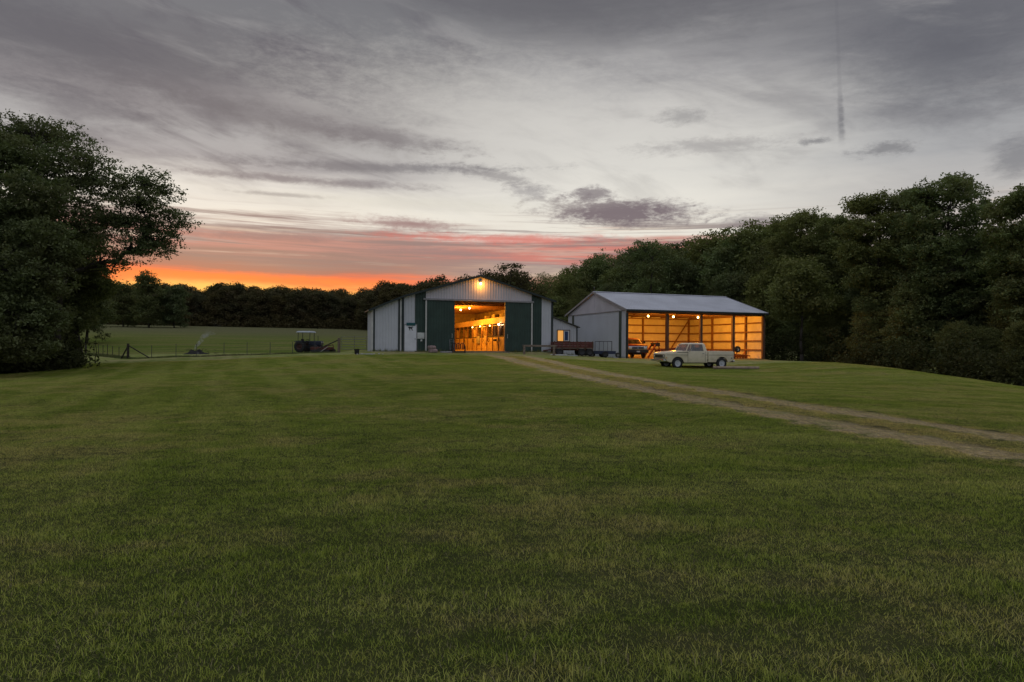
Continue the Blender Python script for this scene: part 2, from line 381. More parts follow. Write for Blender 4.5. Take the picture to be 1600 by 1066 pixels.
class MB:
    def __init__(s): s.v, s.f = [], []
    def add(s, vs, fs):
        n = len(s.v); s.v += [tuple(v) for v in vs]; s.f += [tuple(i + n for i in f) for f in fs]; return s
    def box(s, x0, x1, y0, y1, z0, z1):
        vs = [(x, y, z) for z in (z0, z1) for y in (y0, y1) for x in (x0, x1)]
        return s.add(vs, [(0, 2, 3, 1), (4, 5, 7, 6), (0, 1, 5, 4), (2, 6, 7, 3), (0, 4, 6, 2), (1, 3, 7, 5)])
    def hexa(s, b, t):
        """b and t: four corners each, counter-clockwise from above"""
        return s.add(list(b) + list(t), [(3, 2, 1, 0), (4, 5, 6, 7), (0, 1, 5, 4), (1, 2, 6, 5), (2, 3, 7, 6), (3, 0, 4, 7)])
    def prism(s, poly, lo, hi, ax='y', flip=False):
        n = len(poly)
        def P(p, h): return {'y': (p[0], h, p[1]), 'x': (h, p[0], p[1]), 'z': (p[0], p[1], h)}[ax]
        vs = [P(p, lo) for p in poly] + [P(p, hi) for p in poly]
        return s.add(vs, [tuple(range(n)), tuple(range(2 * n - 1, n - 1, -1))] + [(i, i + n, (i + 1) % n + n, (i + 1) % n) for i in range(n)])
    def tube(s, p0, p1, r0, r1=None, n=8):
        r1 = r0 if r1 is None else r1
        p0, p1 = Vector(p0), Vector(p1); d = (p1 - p0).normalized()
        a = d.orthogonal().normalized(); b = d.cross(a)
        vs = [p + (a * math.cos(2 * math.pi * i / n) + b * math.sin(2 * math.pi * i / n)) * r for p, r in ((p0, r0), (p1, r1)) for i in range(n)]
        return s.add(vs, [(i, (i + 1) % n, (i + 1) % n + n, i + n) for i in range(n)] + [tuple(range(n - 1, -1, -1)), tuple(range(n, 2 * n))])
    def path(s, pts, r, n=6):
        for a, b in zip(pts[:-1], pts[1:]): s.tube(a, b, r, r, n)
        return s
    def bar(s, p0, p1, w, h):
        """rectangular bar from p0 to p1"""
        p0, p1 = Vector(p0), Vector(p1); d = (p1 - p0).normalized()
        a = d.cross(Vector((0, 0, 1)))
        a = Vector((1, 0, 0)) if a.length < 1e-4 else a.normalized()
        b = a.cross(d).normalized()
        q = [a * w / 2 * i + b * h / 2 * j for i, j in ((-1, -1), (1, -1), (1, 1), (-1, 1))]
        return s.add([p0 + k for k in q] + [p1 + k for k in q], [(3, 2, 1, 0), (4, 5, 6, 7), (0, 1, 5, 4), (1, 2, 6, 5), (2, 3, 7, 6), (3, 0, 4, 7)])
    def lathe(s, prof, c, ax='y', n=20, caps=True):
        """prof: (radius, offset along the axis)"""
        c = Vector(c); vs = []
        for r, h in prof:
            for i in range(n):
                t = 2 * math.pi * i / n; a, b = r * math.cos(t), r * math.sin(t)
                vs.append(c + Vector({'y': (a, h, b), 'x': (h, a, b), 'z': (a, b, h)}[ax]))
        k = len(prof); fs = [(j * n + i, j * n + (i + 1) % n, (j + 1) * n + (i + 1) % n, (j + 1) * n + i) for j in range(k - 1) for i in range(n)]
        if caps: fs += [tuple(range(n)), tuple(range((k - 1) * n, k * n))]
        return s.add(vs, fs)
    def build(s, name, m, parent=None, bevel=0.0, smooth_=False, seg=2):
        me = bpy.data.meshes.new(name); me.from_pydata(s.v, [], s.f)
        bm = bmesh.new(); bm.from_mesh(me)
        bmesh.ops.recalc_face_normals(bm, faces=bm.faces)
        if bevel:
            es = [e for e in bm.edges if len(e.link_faces) == 2 and e.calc_face_angle(0) > .35]
            bmesh.ops.bevel(bm, geom=es, offset=bevel, segments=seg, profile=.6, affect='EDGES', clamp_overlap=True)
        if smooth_ or bevel:
            for f in bm.faces: f.smooth = True
            for e in bm.edges:
                if len(e.link_faces) == 2 and e.calc_face_angle(0) > .7: e.smooth = False
        bm.to_mesh(me); bm.free()
        return link(name, me, m, parent)

# ---------------------------------------------------------------- the ground
BARN = (-2.74, 57.8); BTH = .31; BZ = CAM_Z - .364
SHED = (10.51, 62.73); STH = .348; SZ = CAM_Z - .98
def w_pt(px, py, D):
    p = at(px, py, D); return (p.x, p.y, p.z)
CTRL = [(0, 0, 0), (-6, 2, 0), (6, 2, 0), (0, -25, .1), (-45, -20, .1), (45, -20, -.5), w_pt(800, 1066, 3.45),
        w_pt(800, 640, 17.6), w_pt(800, 592, 30), w_pt(800, 567, 44), w_pt(650, 552, 56), w_pt(749, 551, 57.3), w_pt(577, 551, 54.5), w_pt(862, 553.5, 59.5),
        w_pt(979, 560, 62.3), w_pt(1090, 562, 65), w_pt(1194, 563.5, 67.7), w_pt(1058, 575, 47.75), w_pt(1129, 577, 48.6), w_pt(943, 558.5, 61), w_pt(880, 555.5, 59.5), w_pt(910, 556.5, 61),
        w_pt(1300, 566, 54), w_pt(1350, 571, 49), w_pt(1400, 578, 45), w_pt(1450, 588, 41), w_pt(1500, 599, 37.5), w_pt(1550, 604, 37), w_pt(1600, 609, 37),
        w_pt(1600, 705, 12.0), w_pt(1600, 640, 21.5), w_pt(1400, 612, 30), w_pt(1250, 590, 40), w_pt(1200, 640, 18.5), w_pt(1800, 640, 24),
        w_pt(0, 582, 44), w_pt(0, 604, 30), w_pt(0, 650, 18.5), w_pt(-300, 600, 36), w_pt(200, 590, 37), w_pt(400, 567, 46),
        w_pt(200, 561, 58), w_pt(110, 549, 80), w_pt(310, 553, 66), w_pt(490, 551, 76), w_pt(385, 556, 58),
        w_pt(160, 506, 235), w_pt(370, 510, 235), w_pt(575, 514, 235), w_pt(370, 528, 130), w_pt(560, 531, 130), w_pt(180, 524, 130),
        (0, 130, 2.2), (20, 110, .9), (30, 90, -.3), (36, 68, -1.4), (40, 52, -2.2), (46, 44, -2.6), (60, 60, -4), (90, 60, -5), (70, 110, -3), (45, 30, -1.6), (60, 10, -1.6),
        (-70, 60, 0), (-110, 30, 0), (-60, 120, 3), (-300, 240, 12), (0, 240, 7.5), (120, 240, 3), (300, 200, 0), (-120, 300, 13), (-40, 300, 12), (-400, 600, 26), (400, 600, 14), (0, 700, 26), (0, 420, 17), (-400, -300, 0), (400, -300, -2)]
CP = np.array(CTRL, float)
def _phi(dx, dy): return np.sqrt(dx * dx + dy * dy + 25.0)
_A = _phi(CP[:, None, 0] - CP[None, :, 0], CP[:, None, 1] - CP[None, :, 1])
_n = len(CP); _P = np.c_[np.ones(_n), CP[:, :2]]
_S = np.block([[_A - np.eye(_n) * .4, _P], [_P.T, np.zeros((3, 3))]])
_w = np.linalg.solve(_S, np.r_[CP[:, 2], 0, 0, 0])
def _pad(x, y, z, o, th, x0, x1, y0, y1, pz, soft=1.6):
    c, s = math.cos(th), math.sin(th); dx, dy = x - o[0], y - o[1]
    a, b = dx * c + dy * s, -dx * s + dy * c
    d = np.sqrt(np.maximum(np.maximum(x0 - a, a - x1), 0) ** 2 + np.maximum(np.maximum(y0 - b, b - y1), 0) ** 2)
    k = np.clip(1 - d / soft, 0, 1); k = k * k * (3 - 2 * k)
    return z * (1 - k) + pz * k
def H(x, y):
    x = np.asarray(x, float); y = np.asarray(y, float); sh = x.shape; x = x.ravel(); y = y.ravel()
    z = _w[_n] + _w[_n + 1] * x + _w[_n + 2] * y
    for k in range(_n): z = z + _w[k] * _phi(x - CP[k, 0], y - CP[k, 1])
    z = _pad(x, y, z, BARN, BTH, -9.0, 7.0, 0, 26, BZ - .03)
    z = _pad(x, y, z, SHED, STH, 0, 15.6, 0, 12.9, SZ - .03)
    z += .02 * np.sin(x * 1.3 + y * .4) * np.sin(y * .9 - x * .3)
    return z.reshape(sh)
def hz(x, y): return float(H(np.array([x]), np.array([y]))[0])
def ground():
    n = 340; s = np.linspace(-1, 1, n)
    gx = 60 * s + 1600 * np.sign(s) * np.abs(s) ** 7
    t = np.linspace(0, 1, n); gy = -30 + 130 * t + 1700 * t ** 7 - 200 * (1 - t) ** 9
    Xg, Yg = np.meshgrid(gx, gy); Z = H(Xg, Yg)
    V = np.stack([Xg.ravel(), Yg.ravel(), Z.ravel()], 1)
    i = np.arange(n * n).reshape(n, n); Fc = np.stack([i[:-1, :-1].ravel(), i[:-1, 1:].ravel(), i[1:, 1:].ravel(), i[1:, :-1].ravel()], 1)
    o = link('ground', np_mesh('ground', V, Fc, smooth_=True), M['ground'])
    tag(o, 'mown green lawn and pasture crossed by a worn gravel drive', 'ground', kind='structure')
ground()

# ---------------------------------------------------------------- grass blades (instanced tiles on a point mesh)
def grass():
    rng = np.random.default_rng(4); tiles = bpy.data.collections.new('grass_tiles')
    T = .5
    def tile(nb, hmin, hmax, wd, lean):
        cl = rng.random((26, 2)) * T
        k = rng.integers(0, 26, nb); u = rng.random(nb) * 1.7
        p = np.where((u < .6)[:, None], cl[k] + rng.normal(0, .03, (nb, 2)), rng.random((nb, 2)) * T) - T / 2
        h = rng.uniform(hmin, hmax, nb) * np.where(rng.random(nb) < .06, 1.5, 1)
        a = rng.random(nb) * 2 * np.pi; l = np.abs(rng.normal(0, lean, nb)) + .15
        lay = rng.random(nb) < .18; l = np.where(lay, 2.0, l); h = np.where(lay, h * .5, h)
        w = wd * rng.uniform(.6, 1.3, nb)
        dx, dy = np.cos(a), np.sin(a); sx, sy = -dy, dx
        z0 = -.015
        def V(fx, fw, fz): return np.stack([p[:, 0] + dx * l * h * fx + sx * w * fw, p[:, 1] + dy * l * h * fx + sy * w * fw, z0 + (h) * fz], 1)
        vs = np.stack([V(0, -1, 0), V(0, 1, 0), V(.35, .8, .62), V(.35, -.8, .62), V(1.0, .12, .95), V(1.0, -.12, .95)], 1)
        b = np.arange(nb)[:, None] * 6
        f = np.concatenate([b + np.array([[0, 1, 2, 3]]), b + np.array([[3, 2, 4, 5]])])
        tint = np.where(lay | (rng.random(nb) < .05), .97, rng.random(nb) * .85)
        return vs.reshape(-1, 3), f, np.repeat(tint, 6)
    specs = [(2700, .014, .040, .0017, .65)] * 3 + [(2400, .016, .052, .0019, .75)] * 2 + [(1300, .010, .030, .0019, .95)]
    for i, sp in enumerate(specs):
        v, f, ti = tile(*sp); me = np_mesh('grass_tile', v, f, ti); me.materials.append(M['blade'])
        tiles.objects.link(bpy.data.objects.new('grass_tile_%d' % i, me))
    pts, rot, scl, idx = [], [], [], []
    ys = np.arange(1.0, 52, T)
    for Y in ys:
        hw = .80 * Y + 3.0
        xs = np.arange(-hw, hw, T); n = len(xs)
        yy = np.full(n, Y); z = H(xs, yy); zx = H(xs + .3, yy); zy = H(xs, yy + .3)
        d = np.abs(xs - track_x(Y)); r = rng.random(n)
        rut = np.abs(d - 1.3) < .7
        barnfree = ~((yy - xs * .33 > 56.8) & (xs > -14))
        for j in range(n):
            if not barnfree[j]: continue
            if rut[j] and r[j] < .08: continue
            pts.append((xs[j], Y, z[j])); q = rng.integers(0, 4) * math.pi / 2
            rot.append((math.atan((zy[j] - z[j]) / .3), -math.atan((zx[j] - z[j]) / .3), 0) if rng.random() < 2 else 0)
            hs = rng.uniform(.85, 1.25) * (.6 if rut[j] else 1.0)
            scl.append((1.04 * rng.choice([-1, 1]), 1.04 * rng.choice([-1, 1]), hs))
            idx.append(5 if (rut[j]) else int(rng.integers(0, 5)))
    me = bpy.data.meshes.new('lawn_grass'); P = np.array(pts, np.float32)
    me.vertices.add(len(P)); me.vertices.foreach_set('co', P.ravel())
    a = me.attributes.new('rot', 'FLOAT_VECTOR', 'POINT'); a.data.foreach_set('vector', np.array(rot, np.float32).ravel())
    a = me.attributes.new('scl', 'FLOAT_VECTOR', 'POINT'); a.data.foreach_set('vector', np.array(scl, np.float32).ravel())
    a = me.attributes.new('idx', 'INT', 'POINT'); a.data.foreach_set('value', np.array(idx, np.int32))
    o = link('lawn_grass', me, M['blade'])
    tag(o, 'short mown green grass blades with dry clippings over the lawn', 'grass', kind='stuff')
    g = bpy.data.node_groups.new('grass_scatter', 'GeometryNodeTree')
    g.interface.new_socket('Geometry', in_out='INPUT', socket_type='NodeSocketGeometry')
    g.interface.new_socket('Geometry', in_out='OUTPUT', socket_type='NodeSocketGeometry')
    gi, go = g.nodes.new('NodeGroupInput'), g.nodes.new('NodeGroupOutput')
    ci = g.nodes.new('GeometryNodeCollectionInfo'); ci.inputs['Collection'].default_value = tiles
    ci.inputs['Separate Children'].default_value = True; ci.inputs['Reset Children'].default_value = True
    ip = g.nodes.new('GeometryNodeInstanceOnPoints'); ip.inputs['Pick Instance'].default_value = True
    def na(nm, ty):
        n = g.nodes.new('GeometryNodeInputNamedAttribute'); n.data_type = ty; n.inputs['Name'].default_value = nm; return n.outputs[0]
    er = g.nodes.new('FunctionNodeEulerToRotation')
    L = g.links.new
    L(gi.outputs[0], ip.inputs['Points']); L(ci.outputs[0], ip.inputs['Instance']); L(na('idx', 'INT'), ip.inputs['Instance Index'])
    L(na('rot', 'FLOAT_VECTOR'), er.inputs[0]); L(er.outputs[0], ip.inputs['Rotation']); L(na('scl', 'FLOAT_VECTOR'), ip.inputs['Scale'])
    L(ip.outputs[0], go.inputs[0])
    md = o.modifiers.new('scatter', 'NODES'); md.node_group = g
    print('grass tiles', len(pts))
grass()

# ---------------------------------------------------------------- siding
def ribbed(mb, c0, c1, zb, ztop, off, ax='x', out=-1, depth=.030, pitch=.23, th=.03, knots=()):
    """ribbed sheet along x (or y) between c0 and c1 standing at the plane off; ribs point to out"""
    cols = []; c = c0
    cs = set()
    k = 0
    while c0 + k * pitch < c1:
        b = c0 + k * pitch
        for dx, h in ((0, 0), (pitch - .075, 0), (pitch - .055, 1), (pitch - .02, 1)):
            if b + dx < c1 - 1e-4: cols.append((b + dx, h))
        k += 1
    for kn in knots:
        if c0 < kn < c1: cols.append((kn, 0))
    cols.append((c1, 0)); cols.sort()
    def P(c, o, z): return (c, o, z) if ax == 'x' else (o, c, z)
    vs, fs = [], []
    for c, h in cols:
        zt = ztop(c) if callable(ztop) else ztop
        zz = zb(c) if callable(zb) else zb
        vs += [P(c, off + out * depth * h, zz), P(c, off + out * depth * h, zt), P(c, off - out * th, zz), P(c, off - out * th, zt)]
    n = len(cols)
    for i in range(n - 1):
        a, b = 4 * i, 4 * i + 4
        fs += [(a, b, b + 1, a + 1), (a + 2, a + 3, b + 3, b + 2), (a + 1, b + 1, b + 3, a + 3), (a, a + 2, b + 2, b)]
    fs += [(0, 1, 3, 2), (4 * n - 4, 4 * n - 2, 4 * n - 1, 4 * n - 3)]
    mb.add(vs, fs); return mb

def lamp(name, p, parent_thing, power, col=(1,.36,.026), r=.06):
    l = bpy.data.lights.new(name, 'POINT'); l.energy = power; l.color = col; l.shadow_soft_size = r
    o = bpy.data.objects.new(name, l); COL.objects.link(o); o.location = p; o.parent = parent_thing
    return o

# ---------------------------------------------------------------- the big barn
def barn():
    r = tag(empty('barn', (BARN[0], BARN[1], BZ), BTH), 'wide white and green metal horse barn with its sliding doors open', 'barn')
    Wd, E, R, Dp, LT, DL = 6.5, 4.45, 6.35, 26.0, -9.0, 3.0
    rz = lambda a: E + (Wd - abs(a)) / Wd * (R - E)
    lz = lambda a: 3.36 + (a - LT) / (-Wd - LT) * (E - 3.36)
    zb = -.35
    m = MB(); ribbed(m, LT + .02, -6.88, zb, lambda a: lz(a) - .06, .02); m.build('wall', M['white_metal'], r)
    m = MB(); ribbed(m, -6.42, -5.52, zb, lambda a: rz(a) - .06, 0); m.build('wall', M['white_metal'], r)
    m = MB(); ribbed(m, 5.57, 6.45, zb, lambda a: rz(a) - .06, 0); m.build('wall', M['white_metal'], r)
    for a0, a1 in ((-5.52, -4.62), (4.62, 5.57)):
        m = MB(); ribbed(m, a0, a1, zb, lambda a: rz(a) - .06, .002); m.build('wall', M['green_metal'], r)
    for a0, a1 in ((-4.62, -2.34), (2.34, 4.62)):
        m = MB(); ribbed(m, a0, a1, zb, 4.28, .03); m.build('wall', M['green_metal'], r)
    m = MB(); ribbed(m, -4.62, 4.62, 4.30, lambda a: rz(a) - .06, -.04, knots=(0,)); m.build('gable', M['gable_metal'], r)
    # side and back walls
    m = MB(); ribbed(m, .06, DL, zb, lz(LT) - .06, LT, 'y'); m.build('side_wall', M['white_metal'], r)
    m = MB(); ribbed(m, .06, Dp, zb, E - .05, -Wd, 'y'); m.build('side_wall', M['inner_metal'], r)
    m = MB(); ribbed(m, .06, Dp, zb, E - .05, Wd, 'y', 1); m.build('side_wall', M['barn_board'], r)
    m = MB(); ribbed(m, -Wd, Wd, zb, lambda a: rz(a) - .06, Dp, 'x', 1, knots=(0,)); m.build('back_wall', M['barn_board'], r)
    m = MB(); ribbed(m, LT, -Wd - .03, zb, lambda a: lz(a) - .06, DL, 'x', 1); m.build('wing_wall', M['white_metal'], r)
    # trims
    def tr(a0, a1, z0, z1, y0=-.05, y1=-.021, mt='dark_trim', nm='corner_trim'):
        MB().box(a0, a1, y0, y1, z0, z1).build(nm, M[mt], r)
    tr(LT - .05, LT + .10, zb, 3.32, -.06, .10, 'light_trim'); tr(LT + .10, LT + .24, zb, 3.38, -.05, -.003)
    tr(-6.88, -6.74, zb, 4.24, -.03, .04); tr(-6.74, -6.62, zb, 4.29, -.05, .03, 'light_trim'); tr(-6.62, -6.42, zb, 4.36, -.07, .03)
    tr(6.45, 6.62, zb, 4.36, -.06, .06); tr(-4.68, -4.56, .0, 4.18, -.17, -.125, 'light_trim', 'door_edge_trim'); tr(4.56, 4.68, 0, 4.18, -.17, -.125, 'light_trim', 'door_edge_trim')
    tr(-2.34, -2.24, 0, 4.24, -.03, .12, 'light_trim', 'jamb'); tr(2.24, 2.36, 0, 4.24, -.03, .12, 'light_trim', 'jamb')
    tr(-4.85, 4.78, 4.22, 4.36, -.20, -.063, 'grey_trim', 'door_track')
    for s in (-1, 1):
        m = MB(); x0, x1 = sorted((s * 4.60, s * 2.20)); ribbed(m, x0, x1, .04, 4.20, -.10, pitch=.23, depth=.018)
        d = m.build('sliding_door', M['green_metal'], r); d['label'] = 'dark green ribbed sliding door'
        h = MB(); xh = s * 2.42; h.tube((xh, -.17, 1.15), (xh, -.17, 1.45), .018).box(xh - .03, xh + .03, -.165, -.12, 1.14, 1.18).box(xh - .03, xh + .03, -.165, -.12, 1.42, 1.46)
        h.build('handle', M['light_trim'], d)
    # roof slabs with a dark fascia
    m = MB()
    for s in (-1, 1):
        a1 = s * (Wd + .28) if s > 0 else -Wd
        m.hexa([(0, -.32, R - .02), (a1, -.32, rz(a1) - .02), (a1, Dp + .3, rz(a1) - .02), (0, Dp + .3, R - .02)], [(0, -.32, R + .07), (a1, -.32, rz(a1) + .07), (a1, Dp + .3, rz(a1) + .07), (0, Dp + .3, R + .07)])
    m.hexa([(LT - .28, -.32, lz(LT - .28) - .02), (-Wd, -.32, E - .02), (-Wd, DL + .3, E - .02), (LT - .28, DL + .3, lz(LT - .28) - .02)],
           [(LT - .28, -.32, lz(LT - .28) + .07), (-Wd, -.32, E + .07), (-Wd, DL + .3, E + .07), (LT - .28, DL + .3, lz(LT - .28) + .07)])
    m.build('roof', M['dark_roof'], r)
    m = MB()
    for pts in (((LT - .3, lz(LT - .3)), (-Wd, E), (0, R), (Wd + .3, rz(Wd + .3))),):
        for (a0, z0), (a1, z1) in zip(pts[:-1], pts[1:]): m.hexa([(a0, -.37, z0 - .08), (a1, -.37, z1 - .08), (a1, -.325, z1 - .08), (a0, -.325, z0 - .08)], [(a0, -.37, z0 + .09), (a1, -.37, z1 + .09), (a1, -.325, z1 + .09), (a0, -.325, z0 + .09)])
    m.build('fascia', M['dark_trim'], r)
    m = MB()
    for s in (-1, 1): m.hexa([(0, -.33, R + .075), (s * .3, -.33, R + .0), (s * .3, Dp, R + .0), (0, Dp, R + .075)], [(0, -.33, R + .12), (s * .3, -.33, R + .035), (s * .3, Dp, R + .035), (0, Dp, R + .12)])
    m.build('ridge_cap', M['grey_trim'], r)
    MB().box(-Wd + .1, Wd - .1, .15, Dp - .1, -.3, .02).box(LT + .1, -Wd - .1, .15, DL - .1, -.3, .02).build('floor', M['dirt_floor'], r)
    MB().box(-2.4, 2.4, -.9, .14, -.3, .0).build('threshold', M['gravel'], r)
    # the walk-in door
    m = MB(); m.box(-6.36, -5.40, -.045, -.028, .02, 2.12); d = m.build('door', M['door_white'], r)
    f = MB(); f.box(-6.42, -6.36, -.06, -.028, .0, 2.2).box(-5.40, -5.34, -.06, -.028, 0, 2.2).box(-6.42, -5.34, -.062, -.026, 2.121, 2.2); f.build('frame', M['grey_trim'], d)
    MB().tube((-5.50, -.10, 1.0), (-5.50, -.045, 1.0), .035).build('handle', M['steel'], d)
    # framing inside
    for k in range(11):
        b = 1.0 + k * 2.35
        m = MB(); m.box(-Wd + .1, Wd - .1, b - .02, b + .02, 4.36, 4.50)
        for s in (-1, 1):
            m.bar((0, b, R - .2), (s * (Wd - .2), b, E - .08), .04, .14)
            m.bar((s * 2.2, b, E), (s * 2.2, b, rz(2.2) - .2), .04, .08); m.bar((s * 2.2, b, E), (0, b, R - .3), .04, .08)
        m.build('truss', M['girt_wood'], r)
    for s in (-1, 1):
        for j in range(7):
            a = s * (.5 + j * .95); MB().box(a - .02, a + .02, .2, Dp - .2, rz(a) - .13, rz(a) - .05).build('purlin', M['girt_wood'], r)
    for k in range(5):
        b = 1.2 + k * 6.0
        MB().box(-2.95, -2.75, b - .1, b + .1, 0, 4.36).build('post', M['stall_wood'], r)
    # the two stall rows
    SA = 3.5
    for s in (-1, 1):
        a = s * SA
        MB().box(a - .06 * s - .03, a - .06 * s + .03, 2.0, 25.8, 2.62, 3.12).build('beam', M['beam_wood'], r)
        MB().box(min(a, s * (Wd - .1)), max(a, s * (Wd - .1)), 2.05, 25.8, 3.14, 3.2).build('loft_floor', M['stall_wood'], r)
        if s < 0: continue
        for k in range(12):
            b = 2.1 + k * 1.98
            MB().box(a - .09, a + .07, b - .07, b + .07, 0, 2.62).build('stall_post', M['girt_wood'], r)
            if k < 11:
                m = MB()
                for j in range(7): m.box(a - .03, a + .02, b + .08, b + 1.90, .02 + j * .185, .19 + j * .185)
                m.build('stall_panel', M['stall_wood'], r)
                m = MB(); m.box(a - .05, a + .03, b + .07, b + 1.91, 1.33, 1.42).box(a - .05, a + .03, b + .07, b + 1.91, 2.42, 2.5).box(a - .03, a + .01, b + .075, b + .11, 1.41, 2.43)
                for j in range(12 if k % 2 else 0): m.tube((a, b + .2 + j * .145, 1.4), (a, b + .2 + j * .145, 2.45), .012, n=5)
                m.build('stall_grille', M['dark_steel'], r)
        for k in range(6): MB().box(SA + .1, Wd - .1, 4.08 + k * 3.96 - .03, 4.08 + k * 3.96 + .03, .02, 2.4).build('stall_divider', M['stall_wood'], r)
    # the low wing behind its right side
    b0, b1, zl = 5.0, 12.0, lambda a: 3.95 - (a - 6.62) * .35
    m = MB(); ribbed(m, 6.64, 11.05, -.6, lambda a: zl(a) - .05, b0); m.build('wing_wall', M['white_metal'], r)
    m = MB(); ribbed(m, b0 + .04, b1, -.6, zl(11.05) - .06, 11.05, 'y', 1); m.build('wing_wall', M['white_metal'], r)
    m = MB(); m.hexa([(6.64, b0 - .2, zl(6.64) - .03), (11.3, b0 - .2, zl(11.3) - .03), (11.3, b1, zl(11.3) - .03), (6.64, b1, zl(6.64) - .03)],
                     [(6.64, b0 - .2, zl(6.64) + .05), (11.3, b0 - .2, zl(11.3) + .05), (11.3, b1, zl(11.3) + .05), (6.64, b1, zl(6.64) + .05)])
    m.build('wing_roof', M['dark_roof'], r)
    MB().box(10.97, 11.10, b0 - .05, b0 - .024, -.6, zl(11.05) - .03).build('corner_trim', M['dark_trim'], r)
    # its window: px 873-891, py 518-534
    wx0, wx1, wz0, wz1 = 9.05, 10.25, 1.00, 2.0
    f = MB(); f.box(wx0 - .07, wx1 + .07, b0 - .06, b0 - .024, wz0 - .07, wz0).box(wx0 - .07, wx1 + .07, b0 - .06, b0 - .024, wz1, wz1 + .07)
    f.box(wx0 - .07, wx0, b0 - .06, b0 - .024, wz0, wz1).box(wx1, wx1 + .07, b0 - .06, b0 - .024, wz0, wz1).box((wx0 + wx1) / 2 - .04, (wx0 + wx1) / 2 + .02, b0 - .058, b0 - .024, wz0, wz1)
    f = f.build('window', M['post_wood'], r)
    MB().box(wx0, (wx0 + wx1) / 2 - .04, b0 - .04, b0 - .026, wz0, wz1).build('pane', M['lit_pane'], f)
    MB().box((wx0 + wx1) / 2 + .02, wx1, b0 - .04, b0 - .026, wz0, wz1).build('pane', M['door_white'], f)
    MB().box((wx0 + wx1) / 2 + .12, wx1 - .14, b0 - .048, b0 - .041, wz0 + .06, wz1 - .08).build('curtain', M['fabric_blue'], f)
    return r
BR = barn()
bm_ = Matrix.Translation((BARN[0], BARN[1], BZ)) @ Matrix.Rotation(BTH, 4, 'Z')
sm_ = Matrix.Translation((SHED[0], SHED[1], SZ)) @ Matrix.Rotation(STH, 4, 'Z')
def bl(a, b, z): return bm_ @ Vector((a, b, z))
def sl(a, b, z): return sm_ @ Vector((a, b, z))

def hanging_lamp(p, label, power, group, cool=False, r=.085, hood=True, rot=0):
    t = tag(empty('barn_lamp', p, rot), label, 'lamp', group)
    s = MB(); n = 12
    s.lathe([(r * (1 - .0) * math.sin(math.pi * k / 8) + 1e-4, -r * math.cos(math.pi * k / 8)) for k in range(9)], (0, 0, 0), 'z', n)
    s.build('bulb', M['cool_bulb' if cool else 'bulb'], t, smooth_=True)
    if hood: MB().lathe([(.03, .24), (.035, .12), (.05, .092)], (0, 0, 0), 'z', 12).build('socket', M['grey_trim'], t)
    lamp('light', (0, 0, -r - .06), t, power, (1, .62, .3) if cool else (1, .36, .026))
    return t
G1 = 'bulbs under the barn ceiling'
hanging_lamp(bl(1.20, 12.0, 4.15), 'left of the two bright bulbs hanging under the barn ceiling', 1150, G1)
hanging_lamp(bl(1.36, 9.0, 4.17), 'right of the two bright bulbs hanging under the barn ceiling', 1150, G1)
hanging_lamp(bl(-1.0, 19.0, 4.15), 'bulb far back under the barn ceiling', 1000, G1)
G2 = 'bulbs in front of the horse stalls'
for px, py, b, pw, cool, lb in ((738, 511.5, 14.8, 55, 0, 'farthest small bulb shining under the beam of the stalls'), (750, 510, 11.8, 60, 0, 'second small bulb under the stall beam counting from the left'),
                      (765, 509, 8.0, 25, 0, 'dim small bulb under the stall beam beside the brightest one'), (779, 507, 5.3, 50, 1, 'whitest bulb under the stall beam nearest the barn door')):
    # solve a on the ray at depth b
    k = (px - 800) / F
    a = (k * (BARN[1] + b * math.cos(BTH)) - BARN[0] + b * math.sin(BTH)) / (math.cos(BTH) - k * math.sin(BTH))
    D = BARN[1] + a * math.sin(BTH) + b * math.cos(BTH)
    hanging_lamp(bl(a, b, at(px, py, D).z - BZ), lb, pw, G2, bool(cool), .055)
gl = tag(empty('gable_lamp', bl(0, -.22, 5.72), BTH), 'glowing floodlight under the peak of the barn gable', 'lamp')
MB().lathe([(.11, .0), (.11, .03), (.02, .10)], (0, 0, .1), 'z', 14).box(-.03, .03, 0, .17, .12, .2).build('shade', M['grey_trim'], gl)
g_ = MB(); g_.lathe([(.09 * math.sin(math.pi * k / 8) + 1e-4, -.09 * math.cos(math.pi * k / 8)) for k in range(9)], (0, 0, 0), 'z', 12); g_.build('bulb', M['bulb'], gl, smooth_=True)
lamp('light', (0, -.30, -.15), gl, 46, (1, .36, .03), .07)

